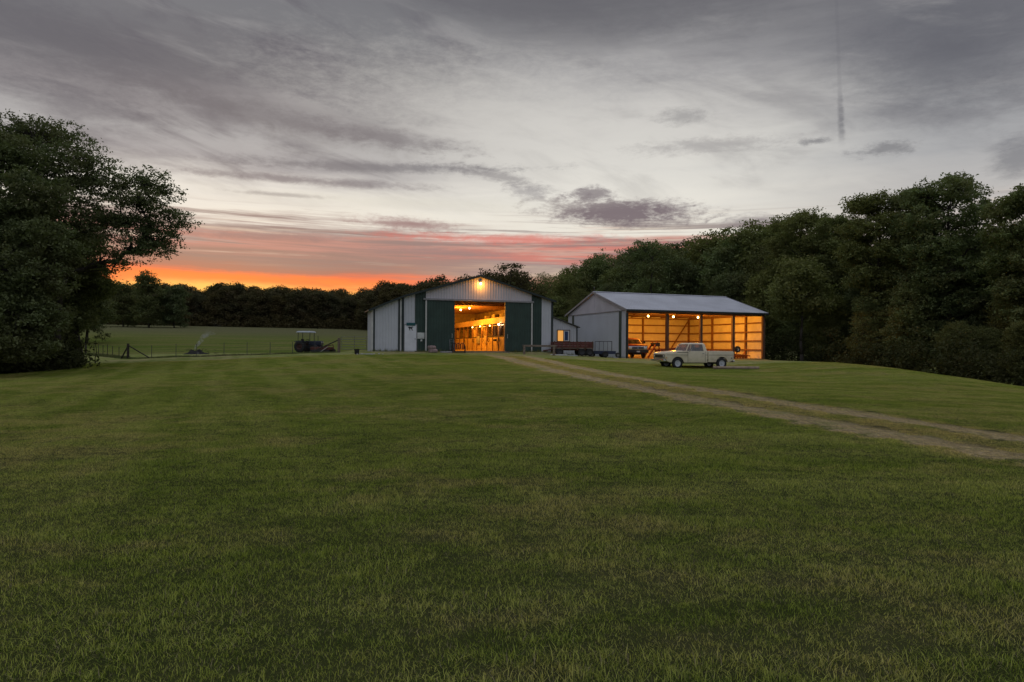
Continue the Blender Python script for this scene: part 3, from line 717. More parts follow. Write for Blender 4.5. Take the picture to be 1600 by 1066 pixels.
# ---------------------------------------------------------------- the open equipment shed
def shed():
    r = tag(empty('equipment_shed', (SHED[0], SHED[1], SZ), STH), 'open fronted white pole shed with a pale metal roof and lit interior', 'shed')
    L, Wd, E, R = 15.53, 12.84, 4.6, 6.55
    rz = lambda b: E + (Wd / 2 - abs(b - Wd / 2)) / (Wd / 2) * (R - E)
    zb = -.4
    m = MB(); ribbed(m, .05, Wd, zb, 4.43, 0, 'y', -1); m.build('end_wall', M['white_metal'], r)
    m = MB(); ribbed(m, .0, Wd, 4.50, lambda b: rz(b) - .05, -.03, 'y', -1, knots=(Wd / 2,)); m.build('gable', M['gable_metal'], r)
    MB().box(-.075, -.0, -.02, Wd + .02, 4.432, 4.498).build('trim_band', M['grey_trim'], r)
    for b0, b1 in ((.90, 1.36), (11.25, 11.72)): MB().box(-.055, -.024, b0, b1, zb, 4.43).build('door_trim', M['green_metal'], r)
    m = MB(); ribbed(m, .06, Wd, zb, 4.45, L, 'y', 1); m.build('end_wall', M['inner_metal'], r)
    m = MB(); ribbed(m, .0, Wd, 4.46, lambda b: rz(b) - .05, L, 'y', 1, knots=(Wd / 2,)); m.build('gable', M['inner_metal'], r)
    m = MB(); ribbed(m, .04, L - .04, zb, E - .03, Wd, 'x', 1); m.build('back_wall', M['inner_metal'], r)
    # roof with standing ribs
    m = MB()
    for s in (0, 1):
        y0, y1 = (-.35, Wd / 2) if s == 0 else (Wd + .35, Wd / 2)
        z0 = E - .35 * (R - E) / (Wd / 2)
        cols = []; x = -.22
        while x < L + .22:
            cols += [(x, 0), (x + .20, 0), (x + .225, .028), (x + .265, .028), (x + .29, 0)]; x += .305
        cols = [c for c in cols if c[0] < L + .22] + [(L + .22, 0)]
        vs, fs = [], []
        for cx, h in cols: vs += [(cx, y0, z0 + .05 + h), (cx, y1, R + .05 + h), (cx, y0, z0), (cx, y1, R)]
        for i in range(len(cols) - 1):
            a, b = 4 * i, 4 * i + 4; fs += [(a, b, b + 1, a + 1), (a + 2, a + 3, b + 3, b + 2), (a, a + 2, b + 2, b), (a + 1, b + 1, b + 3, a + 3)]
        n = len(cols); fs += [(0, 1, 3, 2), (4 * n - 4, 4 * n - 2, 4 * n - 1, 4 * n - 3)]
        m.add(vs, fs)
    m.build('roof', M['roof_metal'], r)
    m = MB()
    for s in (-1, 1): m.hexa([(-.24, Wd / 2, R + .085), (-.24, Wd / 2 + s * .25, R + .02), (L + .24, Wd / 2 + s * .25, R + .02), (L + .24, Wd / 2, R + .085)], [(-.24, Wd / 2, R + .12), (-.24, Wd / 2 + s * .25, R + .055), (L + .24, Wd / 2 + s * .25, R + .055), (L + .24, Wd / 2, R + .12)])
    m.build('ridge_cap', M['roof_metal'], r)
    ze = E - .35 * (R - E) / (Wd / 2)
    MB().box(-.22, L + .22, -.40, -.352, ze - .12, ze + .045).build('gutter', M['dark_trim'], r)
    for x0 in (-.26, L + .222):
        m = MB()
        for s in (0, 1):
            y0 = -.36 if s == 0 else Wd + .36
            m.hexa([(x0, y0, ze - .12), (x0 + .035, y0, ze - .12), (x0 + .035, Wd / 2, R - .10), (x0, Wd / 2, R - .10)], [(x0, y0, ze + .07), (x0 + .035, y0, ze + .07), (x0 + .035, Wd / 2, R + .1), (x0, Wd / 2, R + .1)])
        m.build('fascia', M['grey_trim'], r)
    MB().box(.0, L, -.06, .06, 4.22, 4.44).build('header', M['post_wood'], r)
    for k in range(5):
        x = (.0, 4.33, 8.07, 11.80, 15.43)[k]
        MB().box(x - (.0 if k == 0 else .13), x + .13, -.11, .13, zb, 4.21).build('post', M['dark_trim' if k == 0 else 'post_wood'], r)
    for x in (.12, 3.1, 6.2, 9.3, 12.4, 15.42): MB().box(x - .09, x + .09, Wd - .22, Wd - .05, zb, 4.5).build('post', M['girt_wood'], r)
    for b in (2.6, 8.2): MB().box(L - .24, L - .06, b - .09, b + .09, zb, 4.5).build('post', M['girt_wood'], r)
    for z in (.9, 1.8, 2.7, 3.6, 4.35):
        MB().box(.2, L - .25, Wd - .27, Wd - .222, z - .06, z + .06).build('girt', M['girt_wood'], r)
        MB().box(L - .30, L - .242, .15, Wd - .28, z - .06, z + .06).build('girt', M['girt_wood'], r)
    MB().bar((L - 3.1, Wd - .32, .3), (L - .3, Wd - .32, 4.2), .05, .14).build('brace', M['girt_wood'], r)
    for k in range(9):
        x = .05 + k * 1.93
        m = MB(); m.box(x - .02, x + .02, .1, Wd - .1, 4.44, 4.56)
        for s in (0, 1): m.bar((x, Wd / 2, R - .12), (x, .1 if s == 0 else Wd - .1, E - .03), .04, .12)
        for q in (.3, .7): m.bar((x, Wd * q, 4.55), (x, Wd / 2, R - .2), .04, .07)
        m.build('truss', M['girt_wood'], r)
    for s in (0, 1):
        for j in range(7):
            b = .3 + j * .97; y = b if s == 0 else Wd - b
            MB().box(.1, L - .05, y - .02, y + .02, rz(b) - .10, rz(b) - .015).build('purlin', M['girt_wood'], r)
    MB().box(.06, L - .06, -.2, Wd - .06, -.35, .015).build('floor', M['dirt_floor'], r)
    MB().tube((-.1, Wd / 2, R + .1), (-.1, Wd / 2, R + .55), .02).lathe([(.001, .42), (.05, .5), (.001, .58)], (-.1, Wd / 2, R), 'z', 8).build('finial', M['steel'], r)
shed()
G3 = 'bulbs under the roof of the open shed'
for px, py, lb in ((1012.5, 494, 'leftmost of the three bulbs under the shed roof'), (1052, 495, 'middle one of the three bulbs under the shed roof'), (1090.3, 496, 'rightmost of the three bulbs under the shed roof')):
    b = 3.2; k = (px - 800) / F
    a = (k * (SHED[1] + b * math.cos(STH)) - SHED[0] + b * math.sin(STH)) / (math.cos(STH) - k * math.sin(STH))
    D = SHED[1] + a * math.sin(STH) + b * math.cos(STH)
    hanging_lamp(sl(a, b, at(px, py, D).z - SZ), lb, 820, G3, False, .09)
# ---------------------------------------------------------------- wheels and vehicles
def wheel(parent, c, R, w, side, ax='y', rim='chrome', tyre='rubber', frac=.6, name='wheel'):
    """c: centre; side: +1/-1 which way the outer face looks along the axis"""
    o = bpy.data.objects.new(name, None); COL.objects.link(o); o.parent = parent; o.location = c
    t = MB(); t.lathe([(R * frac, -w / 2), (R * .90, -w / 2), (R, -w * .36), (R, w * .36), (R * .90, w / 2), (R * frac, w / 2), (R * frac * .98, 0), (R * frac, -w / 2)], (0, 0, 0), ax, 28, caps=False)
    t.build('tyre', M[tyre], o, smooth_=True)
    h = side
    q = MB(); q.lathe([(R * frac * 1.02, -w * .30 * h), (R * frac * 1.02, w * .40 * h), (R * frac * .85, w * .42 * h), (R * frac * .55, w * .22 * h), (R * frac * .32, w * .25 * h), (R * frac * .28, w * .46 * h), (.001, w * .48 * h)], (0, 0, 0), ax, 24)
    q.build('rim', M[rim], o, smooth_=True)
    return o
def arc(cx, cz, r, a0, a1, n=9):
    return [(cx + r * math.cos(rad(a0 + (a1 - a0) * i / n)), cz + r * math.sin(rad(a0 + (a1 - a0) * i / n))) for i in range(n + 1)]

def old_pickup():
    yaw = math.radians(14)
    r = tag(empty('pickup_truck', (13.0, 49.0, (hz(11.6, 47.8) + hz(14.8, 48.6)) / 2 - .04), yaw), 'old cream pickup truck with a long open bed parked on the lawn', 'pickup truck')
    hw = .97; fx, rx, wr = -1.70, 1.74, .375
    # front clip and lower cab
    poly = [(-2.58, .62), (-2.64, .72), (-2.64, 1.02), (-2.58, 1.13), (-2.3, 1.17), (-1.02, 1.24), (.60, 1.24), (.60, .42), (-1.15, .42)] + arc(fx, wr, .47, 8, 172) + [(-2.3, .45), (-2.5, .52)]
    m = MB(); m.prism(poly, -hw, hw); body = m.build('body', M['cream'], r, .035)
    # dark inner arches, belt line and door seams
    m = MB()
    for s in (-1, 1): m.box(-2.55, .58, s * (hw + .001) - .003, s * (hw + .001) + .003, .955, .975)
    m.build('belt_line', M['dark_steel'], body)
    for s in (-1, 1):
        m = MB(); y = s * hw
        m.box(-.93, .40, min(y, y + s * .012), max(y, y + s * .012), .47, 1.225)
        dr = m.build('door', M['cream'], r, .006)
        MB().box(.16, .32, min(y + s * .014, y + s * .05), max(y + s * .014, y + s * .05), 1.07, 1.10).build('handle', M['chrome'], dr, .008)
        MB().box(-.945, -.93, y - .004 * 1, y + s * .013, .47, 1.225).build('door_seam', M['black'], dr)
        MB().box(.40, .415, y - .004, y + s * .013, .47, 1.225).build('door_seam', M['black'], dr)
    MB().box(-1.75, -.75, -hw - .008, -hw + .01, 1.135, 1.175).build('scoop_trim', M['black'], r)
    # hood centre bulge
    m = MB(); m.hexa([(-2.45, -.45, 1.14), (-1.1, -.55, 1.225), (-1.1, .55, 1.225), (-2.45, .45, 1.14)], [(-2.40, -.38, 1.19), (-1.1, -.48, 1.27), (-1.1, .48, 1.27), (-2.40, .38, 1.19)])
    m.build('hood', M['cream'], r, .02)
    # greenhouse: pillars, roof, glass
    B = [(-1.02, .86), (.56, .86)]; T = [(-.72, .74), (.44, .76)]; zb, zt = 1.24, 1.74
    m = MB()
    for s in (-1, 1):
        m.bar((B[0][0], s * B[0][1], zb), (T[0][0], s * T[0][1], zt), .05, .06)
        m.hexa([(.34, s * .88, zb), (.60, s * .88, zb), (.60, s * .80, zb), (.34, s * .80, zb)], [(.28, s * .755, zt), (.48, s * .755, zt), (.48, s * .69, zt), (.28, s * .69, zt)])
        m.bar((-.74, s * .87, zb), (-.60, s * .765, zt), .03, .03)
    m.hexa([(.58, -.84, zb), (.60, -.84, zb), (.60, .84, zb), (.58, .84, zb)], [(.55, -.83, zb + .12), (.58, -.83, zb + .12), (.58, .83, zb + .12), (.55, .83, zb + .12)])
    m.build('pillars', M['cream'], r, .008)
    m = MB(); m.hexa([(-.78, -.77, zt - .03), (.50, -.79, zt - .03), (.50, .79, zt - .03), (-.78, .77, zt - .03)], [(-.60, -.62, zt + .075), (.42, -.64, zt + .075), (.42, .64, zt + .075), (-.60, .62, zt + .075)])
    m.build('roof', M['cream'], r, .05, seg=3)
    g = lambda q: MB().add(q, [(0, 1, 2, 3)])
    g([(-1.0, -.84, zb), (-1.0, .84, zb), (-.71, .73, zt), (-.71, -.73, zt)]).build('windshield', M['glass'], r)
    for s in (-1, 1): g([(-.98, s * .862, zb), (.36, s * .862, zb), (.30, s * .755, zt), (-.70, s * .74, zt)]).build('side_window', M['glass'], r)
    g([(.57, -.78, zb + .1), (.57, .78, zb + .1), (.46, .68, zt), (.46, -.68, zt)]).build('rear_window', M['glass'], r)
    MB().box(-.2, .45, -.7, .7, .7, 1.28).box(.3, .5, -.7, .7, 1.2, 1.5).build('bench_seat', M['tan_cloth'], r, .03)
    w = MB(); w.lathe([(.18, 0), (.20, .02), (.18, .04)], (-.42, -.38, 1.30), 'x', 16); w.build('steering_wheel', M['black'], r)
    # bed
    poly = [(.66, .42), (.66, 1.25), (2.62, 1.25), (2.68, 1.18), (2.68, .66), (2.60, .55)] + arc(rx, wr, .47, 8, 172)
    poly = [(.66, 1.25), (2.60, 1.25), (2.68, 1.17), (2.66, .60), (2.45, .52)] + arc(rx, wr, .47, 10, 170) + [(.66, .46)]
    for s in (-1, 1):
        y = s * (hw - .01); m = MB(); m.prism(poly, min(y, y - s * .09), max(y, y - s * .09)); b = m.build('bed_side', M['cream'], r, .02)
        MB().box(.70, 2.62, s * (hw - .009) - .003, s * (hw - .009) + .004, .955, .975).build('belt_line', M['dark_steel'], b)
        MB().box(2.45, 2.54, s * (hw - .01), s * (hw + .004), .72, .78).build('marker_light', M['dark_steel'], b)
    MB().box(.66, 2.6, -.86, .86, .68, .74).box(.66, .72, -.86, .86, .74, 1.24).build('bed_floor', M['cream'], r)
    t = MB(); t.box(2.60, 2.66, -.80, .80, .62, 1.22); t.build('tailgate', M['cream'], r, .015)
    for s in (-1, 1):
        MB().box(2.655, 2.69, s * .87 - .05, s * .87 + .05, .75, 1.0).build('tail_light', M['red'], r)
    MB().box(2.66, 2.80, -.9, .9, .46, .60).build('rear_bumper', M['chrome'], r, .02)
    # face
    f = MB(); f.box(-2.665, -2.60, -.90, .90, .70, 1.04); f.build('grille_frame', M['cream'], r, .015)
    m = MB(); m.box(-2.675, -2.66, -.86, .86, .76, .99); gr = m.build('grille', M['black'], r)
    m = MB()
    for k in range(5): m.box(-2.685, -2.674, -.58, .58, .785 + k * .045, .797 + k * .045)
    m.build('grille_bars', M['steel'], gr)
    for s in (-1, 1):
        l = MB(); l.lathe([(.095, -.02), (.09, .0), (.05, .02), (.001, .025)], (-2.68, s * .71, .875), 'x', 18)
        for i in range(len(l.v)): l.v[i] = (2 * -2.68 - l.v[i][0], l.v[i][1], l.v[i][2])
        l.build('headlight', M['lens'], r, smooth_=True)
        MB().box(-2.60, -2.52, s * hw - .004, s * hw + .004, .72, .80).build('turn_signal', M['amber'], r)
    MB().box(-2.80, -2.68, -.98, .98, .50, .66).box(-2.70, -2.60, -.95, .95, .52, .60).build('front_bumper', M['chrome'], r, .025)
    MB().box(-2.4, 2.4, -.42, -.32, .36, .46).box(-2.4, 2.4, .32, .42, .36, .46).tube((fx, -.75, wr), (fx, .75, wr), .05).tube((rx, -.75, wr), (rx, .75, wr), .06).box(-2.2, -1.2, -.3, .3, .36, .6).build('chassis', M['dark_steel'], r)
    MB().box(-2.15, -1.22, -.90, -.60, .5, .9).box(-2.15, -1.22, .6, .9, .5, .9).box(1.22, 2.1, -.84, -.6, .5, .88).box(1.22, 2.1, .6, .84, .5, .88).build('wheel_wells', M['black'], r)
    for x in (fx, rx):
        for s in (-1, 1): wheel(r, (x, s * .86, wr), wr, .2, s, 'y', 'hub', frac=.60)
    MB().tube((-.85, -hw - .02, 1.2), (-.82, -hw - .18, 1.3), .012).box(-.86, -.80, -hw - .26, -hw - .12, 1.26, 1.40).build('mirror', M['chrome'], r)
old_pickup()

def red_pickup():
    # nose out of the left bay: centre of its face at px 1001, py 560
    p = sl(1.78, 1.0, 0)
    yaw = STH + rad(90) - rad(12)
    r = tag(empty('pickup_truck', (p.x, p.y, SZ + .02), yaw), 'red pickup truck with a black bumper parked nose out inside the shed', 'pickup truck')
    # local: nose at x = 0 looking to -x, tail at x = 5.4
    hw = .98; wr = .40
    poly = [(.08, .60), (.02, .72), (.02, 1.12), (.12, 1.26), (.5, 1.31), (1.45, 1.36), (3.3, 1.38), (5.35, 1.36), (5.4, .62), (5.2, .52)] + arc(4.35, wr, .50, 10, 170) + arc(.92, wr, .50, 10, 170) + [(.3, .5)]
    MB().prism(poly, -hw, hw).build('body', M['red'], r, .04)
    m = MB(); zb, zt = 1.36, 1.84
    for s in (-1, 1):
        m.bar((1.45, s * .86, zb), (2.05, s * .72, zt), .06, .06); m.hexa([(2.9, s * .9, zb), (3.3, s * .9, zb), (3.3, s * .82, zb), (2.9, s * .82, zb)], [(2.85, s * .76, zt), (3.15, s * .76, zt), (3.15, s * .7, zt), (2.85, s * .7, zt)])
    m.build('pillars', M['red'], r)
    MB().hexa([(1.98, -.77, zt - .03), (3.2, -.79, zt - .03), (3.2, .79, zt - .03), (1.98, .77, zt - .03)], [(2.15, -.64, zt + .08), (3.1, -.66, zt + .08), (3.1, .66, zt + .08), (2.15, .64, zt + .08)]).build('roof', M['red'], r, .05, seg=3)
    g = lambda q: MB().add(q, [(0, 1, 2, 3)])
    g([(1.46, -.85, zb), (1.46, .85, zb), (2.04, .72, zt), (2.04, -.72, zt)]).build('windshield', M['glass_dark'], r)
    for s in (-1, 1): g([(1.5, s * .87, zb), (2.95, s * .87, zb), (2.9, s * .74, zt), (2.05, s * .73, zt)]).build('side_window', M['glass'], r)
    MB().box(2.6, 2.8, -.7, .7, 1.2, 1.62).build('seat_back', M['black'], r, .03)
    f = MB(); f.box(-.02, .04, -.92, .92, .82, 1.14); f.build('grille_frame', M['chrome'], r, .02)
    MB().box(-.034, -.02, -.56, .56, .87, 1.09).build('grille', M['navy'], r)
    m = MB(); m.box(-.045, -.033, -.56, .56, .97, .99).box(-.045, -.033, -.02, .02, .87, 1.09).build('grille_bars', M['chrome'], r)
    for s in (-1, 1):
        MB().box(-.035, .0, s * .74 - .13, s * .74 + .13, .88, 1.08).build('headlight', M['lens'], r, .01)
        MB().box(-.03, .02, s * .93 - .045, s * .93 + .045, .86, 1.08).build('turn_signal', M['amber'], r)
    MB().box(-.16, .0, -1.0, 1.0, .52, .80).build('front_bumper', M['plastic'], r, .03)
    MB().box(-.175, -.16, -.16, .16, .58, .70).build('number_plate', M['whiteboard'], r)
    MB().box(.1, 5.0, -.45, -.3, .36, .5).box(.1, 5.0, .3, .45, .36, .5).box(.3, 1.0, -.3, .3, .34, .6).build('chassis', M['dark_steel'], r)
    for s in (-1, 1):
        for x in (.92, 4.35): wheel(r, (x, s * .86, wr), wr, .24, s, 'y', 'steel')
        MB().bar((1.7, s * .98, 1.40), (1.62, s * 1.16, 1.46), .03, .03).box(1.58, 1.66, min(s * 1.08, s * 1.26), max(s * 1.08, s * 1.26), 1.42, 1.66).build('mirror', M['plastic'], r)
    m = MB()
    for k in range(3): m.box(2.12, 2.2, -.2 + k * .2 - .04, -.2 + k * .2 + .04, 1.915, 1.945)
    m.build('cab_lights', M['amber'], r)
red_pickup()

def tractor():
    D = 76.0; p = at(486, 550, D)
    r = tag(empty('tractor', (p.x, D, hz(p.x, D)), rad(-14)), 'dark tractor with a white sun canopy parked behind the wire fence', 'tractor')
    R = .66
    for s in (-1, 1):
        wheel(r, (-.95, s * .72, R), R, .36, s, 'y', 'dark_red', frac=.55)
        wheel(r, (.85, s * .60, .40), .40, .22, s, 'y', 'steel', frac=.55)
        MB().add([(-1.62, s * .5, 1.2), (-.3, s * .5, 1.2), (-.3, s * .9, 1.2), (-1.62, s * .9, 1.2), (-1.55, s * .5, 1.28), (-.35, s * .5, 1.28), (-.35, s * .9, 1.28), (-1.55, s * .9, 1.28)],
                 [(3, 2, 1, 0), (4, 5, 6, 7), (0, 1, 5, 4), (1, 2, 6, 5), (2, 3, 7, 6), (3, 0, 4, 7)]).build('fender', M['navy'], r, .03)
    MB().box(-.15, 1.35, -.30, .30, .75, 1.28).build('hood', M['navy'], r, .08, seg=3)
    MB().box(1.35, 1.39, -.26, .26, .78, 1.22).build('grille', M['steel'], r, .02)
    MB().box(-1.2, 1.3, -.22, .22, .45, .78).tube((-.95, -.6, R), (-.95, .6, R), .12).tube((.85, -.55, .4), (.85, .55, .4), .07).build('chassis', M['dark_steel'], r)
    MB().box(-1.05, -.55, -.25, .25, 1.05, 1.15).box(-1.12, -1.0, -.25, .25, 1.15, 1.5).build('seat', M['black'], r, .03)
    MB().tube((-.15, 0, 1.25), (-.42, 0, 1.42), .02).lathe([(.19, 0), (.21, .02), (.19, .04)], (-.42, 0, 1.42), 'z', 16).build('steering_wheel', M['black'], r)
    m = MB()
    for x in (-1.35, .10):
        for s in (-1, 1): m.tube((x, s * .48, .95), (x + .02, s * .45, 2.22), .032)
    m.build('canopy_posts', M['dark_steel'], r)
    MB().hexa([(-1.55, -.68, 2.22), (.28, -.68, 2.20), (.28, .68, 2.20), (-1.55, .68, 2.22)], [(-1.35, -.55, 2.38), (.15, -.55, 2.38), (.15, .55, 2.38), (-1.35, .55, 2.38)]).build('canopy', M['canopy'], r, .05, seg=3)
    MB().tube((.75, .18, 1.25), (.75, .18, 1.85), .03).build('exhaust', M['dark_steel'], r)
    for s in (-1, 1): MB().lathe([(.07, 0), (.07, .05)], (1.36, s * .17, 1.12), 'x', 12).build('headlight', M['lens'], r)
    # brush mower in front
    p = at(508, 550, D - 1.2)
    b = tag(empty('box_blade', (p.x, D - 1.2, hz(p.x, D - 1.2)), rad(-8)), 'low rusty red implement lying in the grass beside the tractor', 'farm implement')
    MB().box(-1.5, .75, -.5, .5, .28, .60).build('deck', M['rust_red'], b, .04)
    MB().box(-1.45, .7, -.52, -.5, .05, .30).box(-1.45, .7, .5, .52, .05, .30).build('skirt', M['dark_steel'], b)
    MB().bar((-.3, 0, .6), (.9, 0, .85), .08, .08).bar((.1, -.3, .6), (.9, 0, .85), .06, .06).bar((.9, 0, .85), (1.05, 0, .1), .07, .07).build('hitch', M['rust_red'], b)
    MB().bar((-.35, -.56, .04), (.55, -.6, .62), .05, .05).build('drag_bar', M['light_trim'], b)
    wheel(b, (1.0, 0, .2), .2, .1, 1, 'y', 'dark_steel')
tractor()

def stake_trailer():
    D = 59.3; p = at(893, 557, D)
    r = tag(empty('farm_trailer', (p.x, D, hz(p.x, D)), rad(6)), 'rusty red farm trailer with wooden plank sides beside the barn corner', 'trailer')
    MB().box(-1.72, 1.72, -.9, .9, .62, .70).build('deck', M['old_wood'], r)
    for s in (-1, 1):
        m = MB()
        for k in range(3): m.box(-1.7, 1.7, s * .9 - .02, s * .9 + .02, .70 + k * .175, .86 + k * .175)
        m.build('side_boards', M['rust_red'], r)
        m = MB()
        for k in range(6): x = -1.66 + k * .664; m.box(x - .04, x + .04, s * .935 - .015, s * .935 + .015, .5, 1.26)
        m.build('stakes', M['post_wood'], r)
    for x in (-1.72, 1.72): MB().box(x - .02, x + .02, -.88, .88, .70, 1.2).build('end_board', M['rust_red'], r)
    MB().box(-1.7, 1.7, -.5, -.42, .46, .62).box(-1.7, 1.7, .42, .5, .46, .62).bar((-1.7, 0, .54), (-2.5, 0, .42), .09, .09).build('frame', M['rust_red'], r)
    for x, q in ((-1.2, .34), (.75, .32), (1.42, .32)):
        MB().tube((x, -.8, q), (x, .8, q), .035).build('axle', M['dark_steel'], r)
        for s in (-1, 1): wheel(r, (x, s * .80, q), q, .18, s, 'y', 'dark_steel')
    for i, (px, py, w, lb) in enumerate(((873, 560, 1.5, 'white plank on the grass below the left wheel of the red trailer'), (892, 556, 1.2, 'pale plank lying under the red trailer'))):
        q = at(px, py, D - 1.4 + i * .9); y = D - 1.4 + i * .9
        tag(MB().box(-w / 2, w / 2, -.14, .14, -.03, .07).build('plank', M['whiteboard'], None, .01), lb, 'plank', 'white planks by the red trailer')
        o = bpy.data.objects['plank' if i == 0 else 'plank.001']; o.location = (q.x, y, hz(q.x, y) + .02); o.rotation_euler = (0, 0, rad(-8 + 12 * i))
stake_trailer()

def cage_trailer():
    D = 61.0; p = at(943, 559, D)
    r = tag(empty('utility_trailer', (p.x, D, hz(p.x, D)), rad(4)), 'small dark utility trailer with a tall rail gate by the shed wall', 'trailer')
    MB().box(-.95, .95, -.6, .6, .36, .44).build('deck', M['old_wood'], r)
    MB().box(-.97, .97, -.62, -.6, .30, .58).box(-.97, .97, .6, .62, .30, .58).box(-.97, -.95, -.6, .6, .3, .58).build('frame', M['trailer_blue'], r)
    m = MB(); m.bar((-.88, -.55, .58), (-.88, -.55, 1.42), .05, .05).bar((.62, -.55, .58), (.62, -.55, 1.42), .05, .05).bar((-.9, -.55, 1.42), (.64, -.55, 1.42), .05, .05)
    for x in (-.5, -.13, .25): m.bar((x, -.55, .58), (x, -.55, 1.4), .03, .03)
    m.build('gate', M['dark_steel'], r)
    for s in (-1, 1): wheel(r, (0, s * .74, .28), .28, .15, s, 'y', 'dark_steel')
    MB().bar((.95, 0, .38), (1.5, 0, .36), .07, .07).bar((1.4, 0, .1), (1.4, 0, .6), .05, .05).build('tongue', M['dark_steel'], r)
    wheel(r, (-1.08, -.1, .30), .30, .16, -1, 'y', 'steel', name='spare_wheel')
    wheel(r, (1.18, -.5, .22), .22, .14, -1, 'y', 'steel', name='jockey_wheel')
cage_trailer()

# ---------------------------------------------------------------- fences
def fence_run():
    rr = random.Random(3)
    C = at(200, 560, 58); cx, cy = C.x, C.y
    r = tag(empty('wire_fence', (0, 0, 0)), 'wire fence with thin steel posts between the lawn and the pasture', 'fence')
    def post(nm, x, y, h, rd, m):
        z = hz(x, y); return MB().tube((x, y, z - .3), (x, y, z + h), rd, rd * .9, 8).build(nm, M[m], r)
    post('corner_post', cx, cy, 1.30, .11, 'fence_wood')
    z = hz(cx, cy)
    e = at(236, 560, 58.1)
    MB().tube((cx, cy, z + 1.15), (e.x - .2, 58.2, hz(e.x, 58.2) + .05), .05).build('brace', M['fence_wood'], r)
    MB().tube((cx, cy, z + 1.1), (cx - .75, cy + .3, z), .06).build('brace', M['fence_wood'], r)
    run = [(cx, cy)]
    for px in (237, 275, 307, 350, 386, 422, 457, 492):
        D = 58.2 + (px - 200) / 330 * 2.2; q = at(px, 555, D); run.append((q.x, D))
        post('steel_post', q.x, D, 1.15 * rr.uniform(.93, 1.05), .026, 'wire')
    q = at(529.5, 550, 60.6); run.append((q.x, 60.6)); post('end_post', q.x, 60.6, 1.30, .13, 'old_wood')
    ez = hz(q.x, 60.6)
    MB().tube((q.x, 60.6, ez + 1.15), (q.x - 1.9, 60.4, hz(q.x - 1.9, 60.4) + .3), .05).build('brace', M['fence_wood'], r)
    back = [(cx, cy)]
    for k, px in enumerate((186, 176, 168, 161, 154, 147, 134, 126, 118, 111, 104, 97)):
        D = 58 + (200 - px) / 100 * 17; q = at(px, 550, D); back.append((q.x, D))
        if px == 134: post('wood_post', q.x, D, 1.2, .10, 'fence_wood')
        else: post('steel_post', q.x, D, 1.05 * rr.uniform(.9, 1.1), .03, 'fence_wood')
    m = MB()
    for line in (run, back):
        for (x0, y0), (x1, y1) in zip(line[:-1], line[1:]):
            for h in (.12, .30, .48, .68, .88, 1.06): m.tube((x0, y0, hz(x0, y0) + h), (x1, y1, hz(x1, y1) + h), .006, n=4)
    m.build('wires', M['wire'], r)
    # weeds left standing under the wires
    rng = np.random.default_rng(8); vs = []; ti = []
    for line, dens in ((run, 260), (back, 420)):
        for (x0, y0), (x1, y1) in zip(line[:-1], line[1:]):
            n = int(math.hypot(x1 - x0, y1 - y0) * dens); t = rng.random(n)
            x = x0 + (x1 - x0) * t + rng.normal(0, .12, n); y = y0 + (y1 - y0) * t + rng.normal(0, .16, n); z = H(x, y)
            h = rng.uniform(.06, .30 if line is back else .20, n); a = rng.random(n) * 6.28; w = .012
            lx, ly = rng.normal(0, .06, n), rng.normal(0, .06, n)
            q = np.stack([np.stack([x - w * np.cos(a), y - w * np.sin(a), z], 1), np.stack([x + w * np.cos(a), y + w * np.sin(a), z], 1), np.stack([x + lx, y + ly, z + h], 1)], 1)
            vs.append(q.reshape(-1, 3)); ti.append(np.repeat(rng.random(n), 3))
    V = np.concatenate(vs); o = link('weeds', np_mesh('weeds', V, np.arange(len(V)).reshape(-1, 3), np.concatenate(ti)), M['leaf_dark'])
    tag(o, 'uncut dark weeds growing under the pasture fence wires', 'weeds', kind='stuff')
    # pipe gate
    a = at(531.5, 550, 60.4); b = at(575, 550, 59.0)
    d = math.atan2(b.y - a.y, b.x - a.x); Lg = math.hypot(b.x - a.x, b.y - a.y); z0 = max(hz(a.x, a.y), hz(b.x, b.y))
    g = tag(empty('pipe_gate', (a.x, a.y, z0), d), 'grey pipe gate between the fence end post and the barn corner', 'gate')
    m = MB(); m.tube((.1, 0, .12), (.1, 0, 1.22), .025).tube((Lg - .15, 0, .12), (Lg - .15, 0, 1.22), .025).tube((Lg * .52, 0, .12), (Lg * .52, 0, 1.26), .022)
    m.build('uprights', M['steel'], g)
    for k in range(6): MB().tube((.1, 0, .12 + k * .215), (Lg - .15, 0, .12 + k * .215), .02).build('rail', M['steel'], g)
fence_run()

def hitch_rail():
    D = 56.4; p = at(842, 551, D); z = hz(p.x, D)
    r = tag(empty('hitching_rail', (p.x, D, z), rad(4)), 'weathered wooden hitching rail in front of the barn right side', 'rail')
    MB().bar((-1.35, 0, .74), (1.45, 0, .74), .14, .16).build('rail', M['old_wood'], r, .02)
    for x in (-1.22, 1.25): MB().box(x - .09, x + .09, -.09, .09, -.3, .66).build('post', M['old_wood'], r, .015)
hitch_rail()

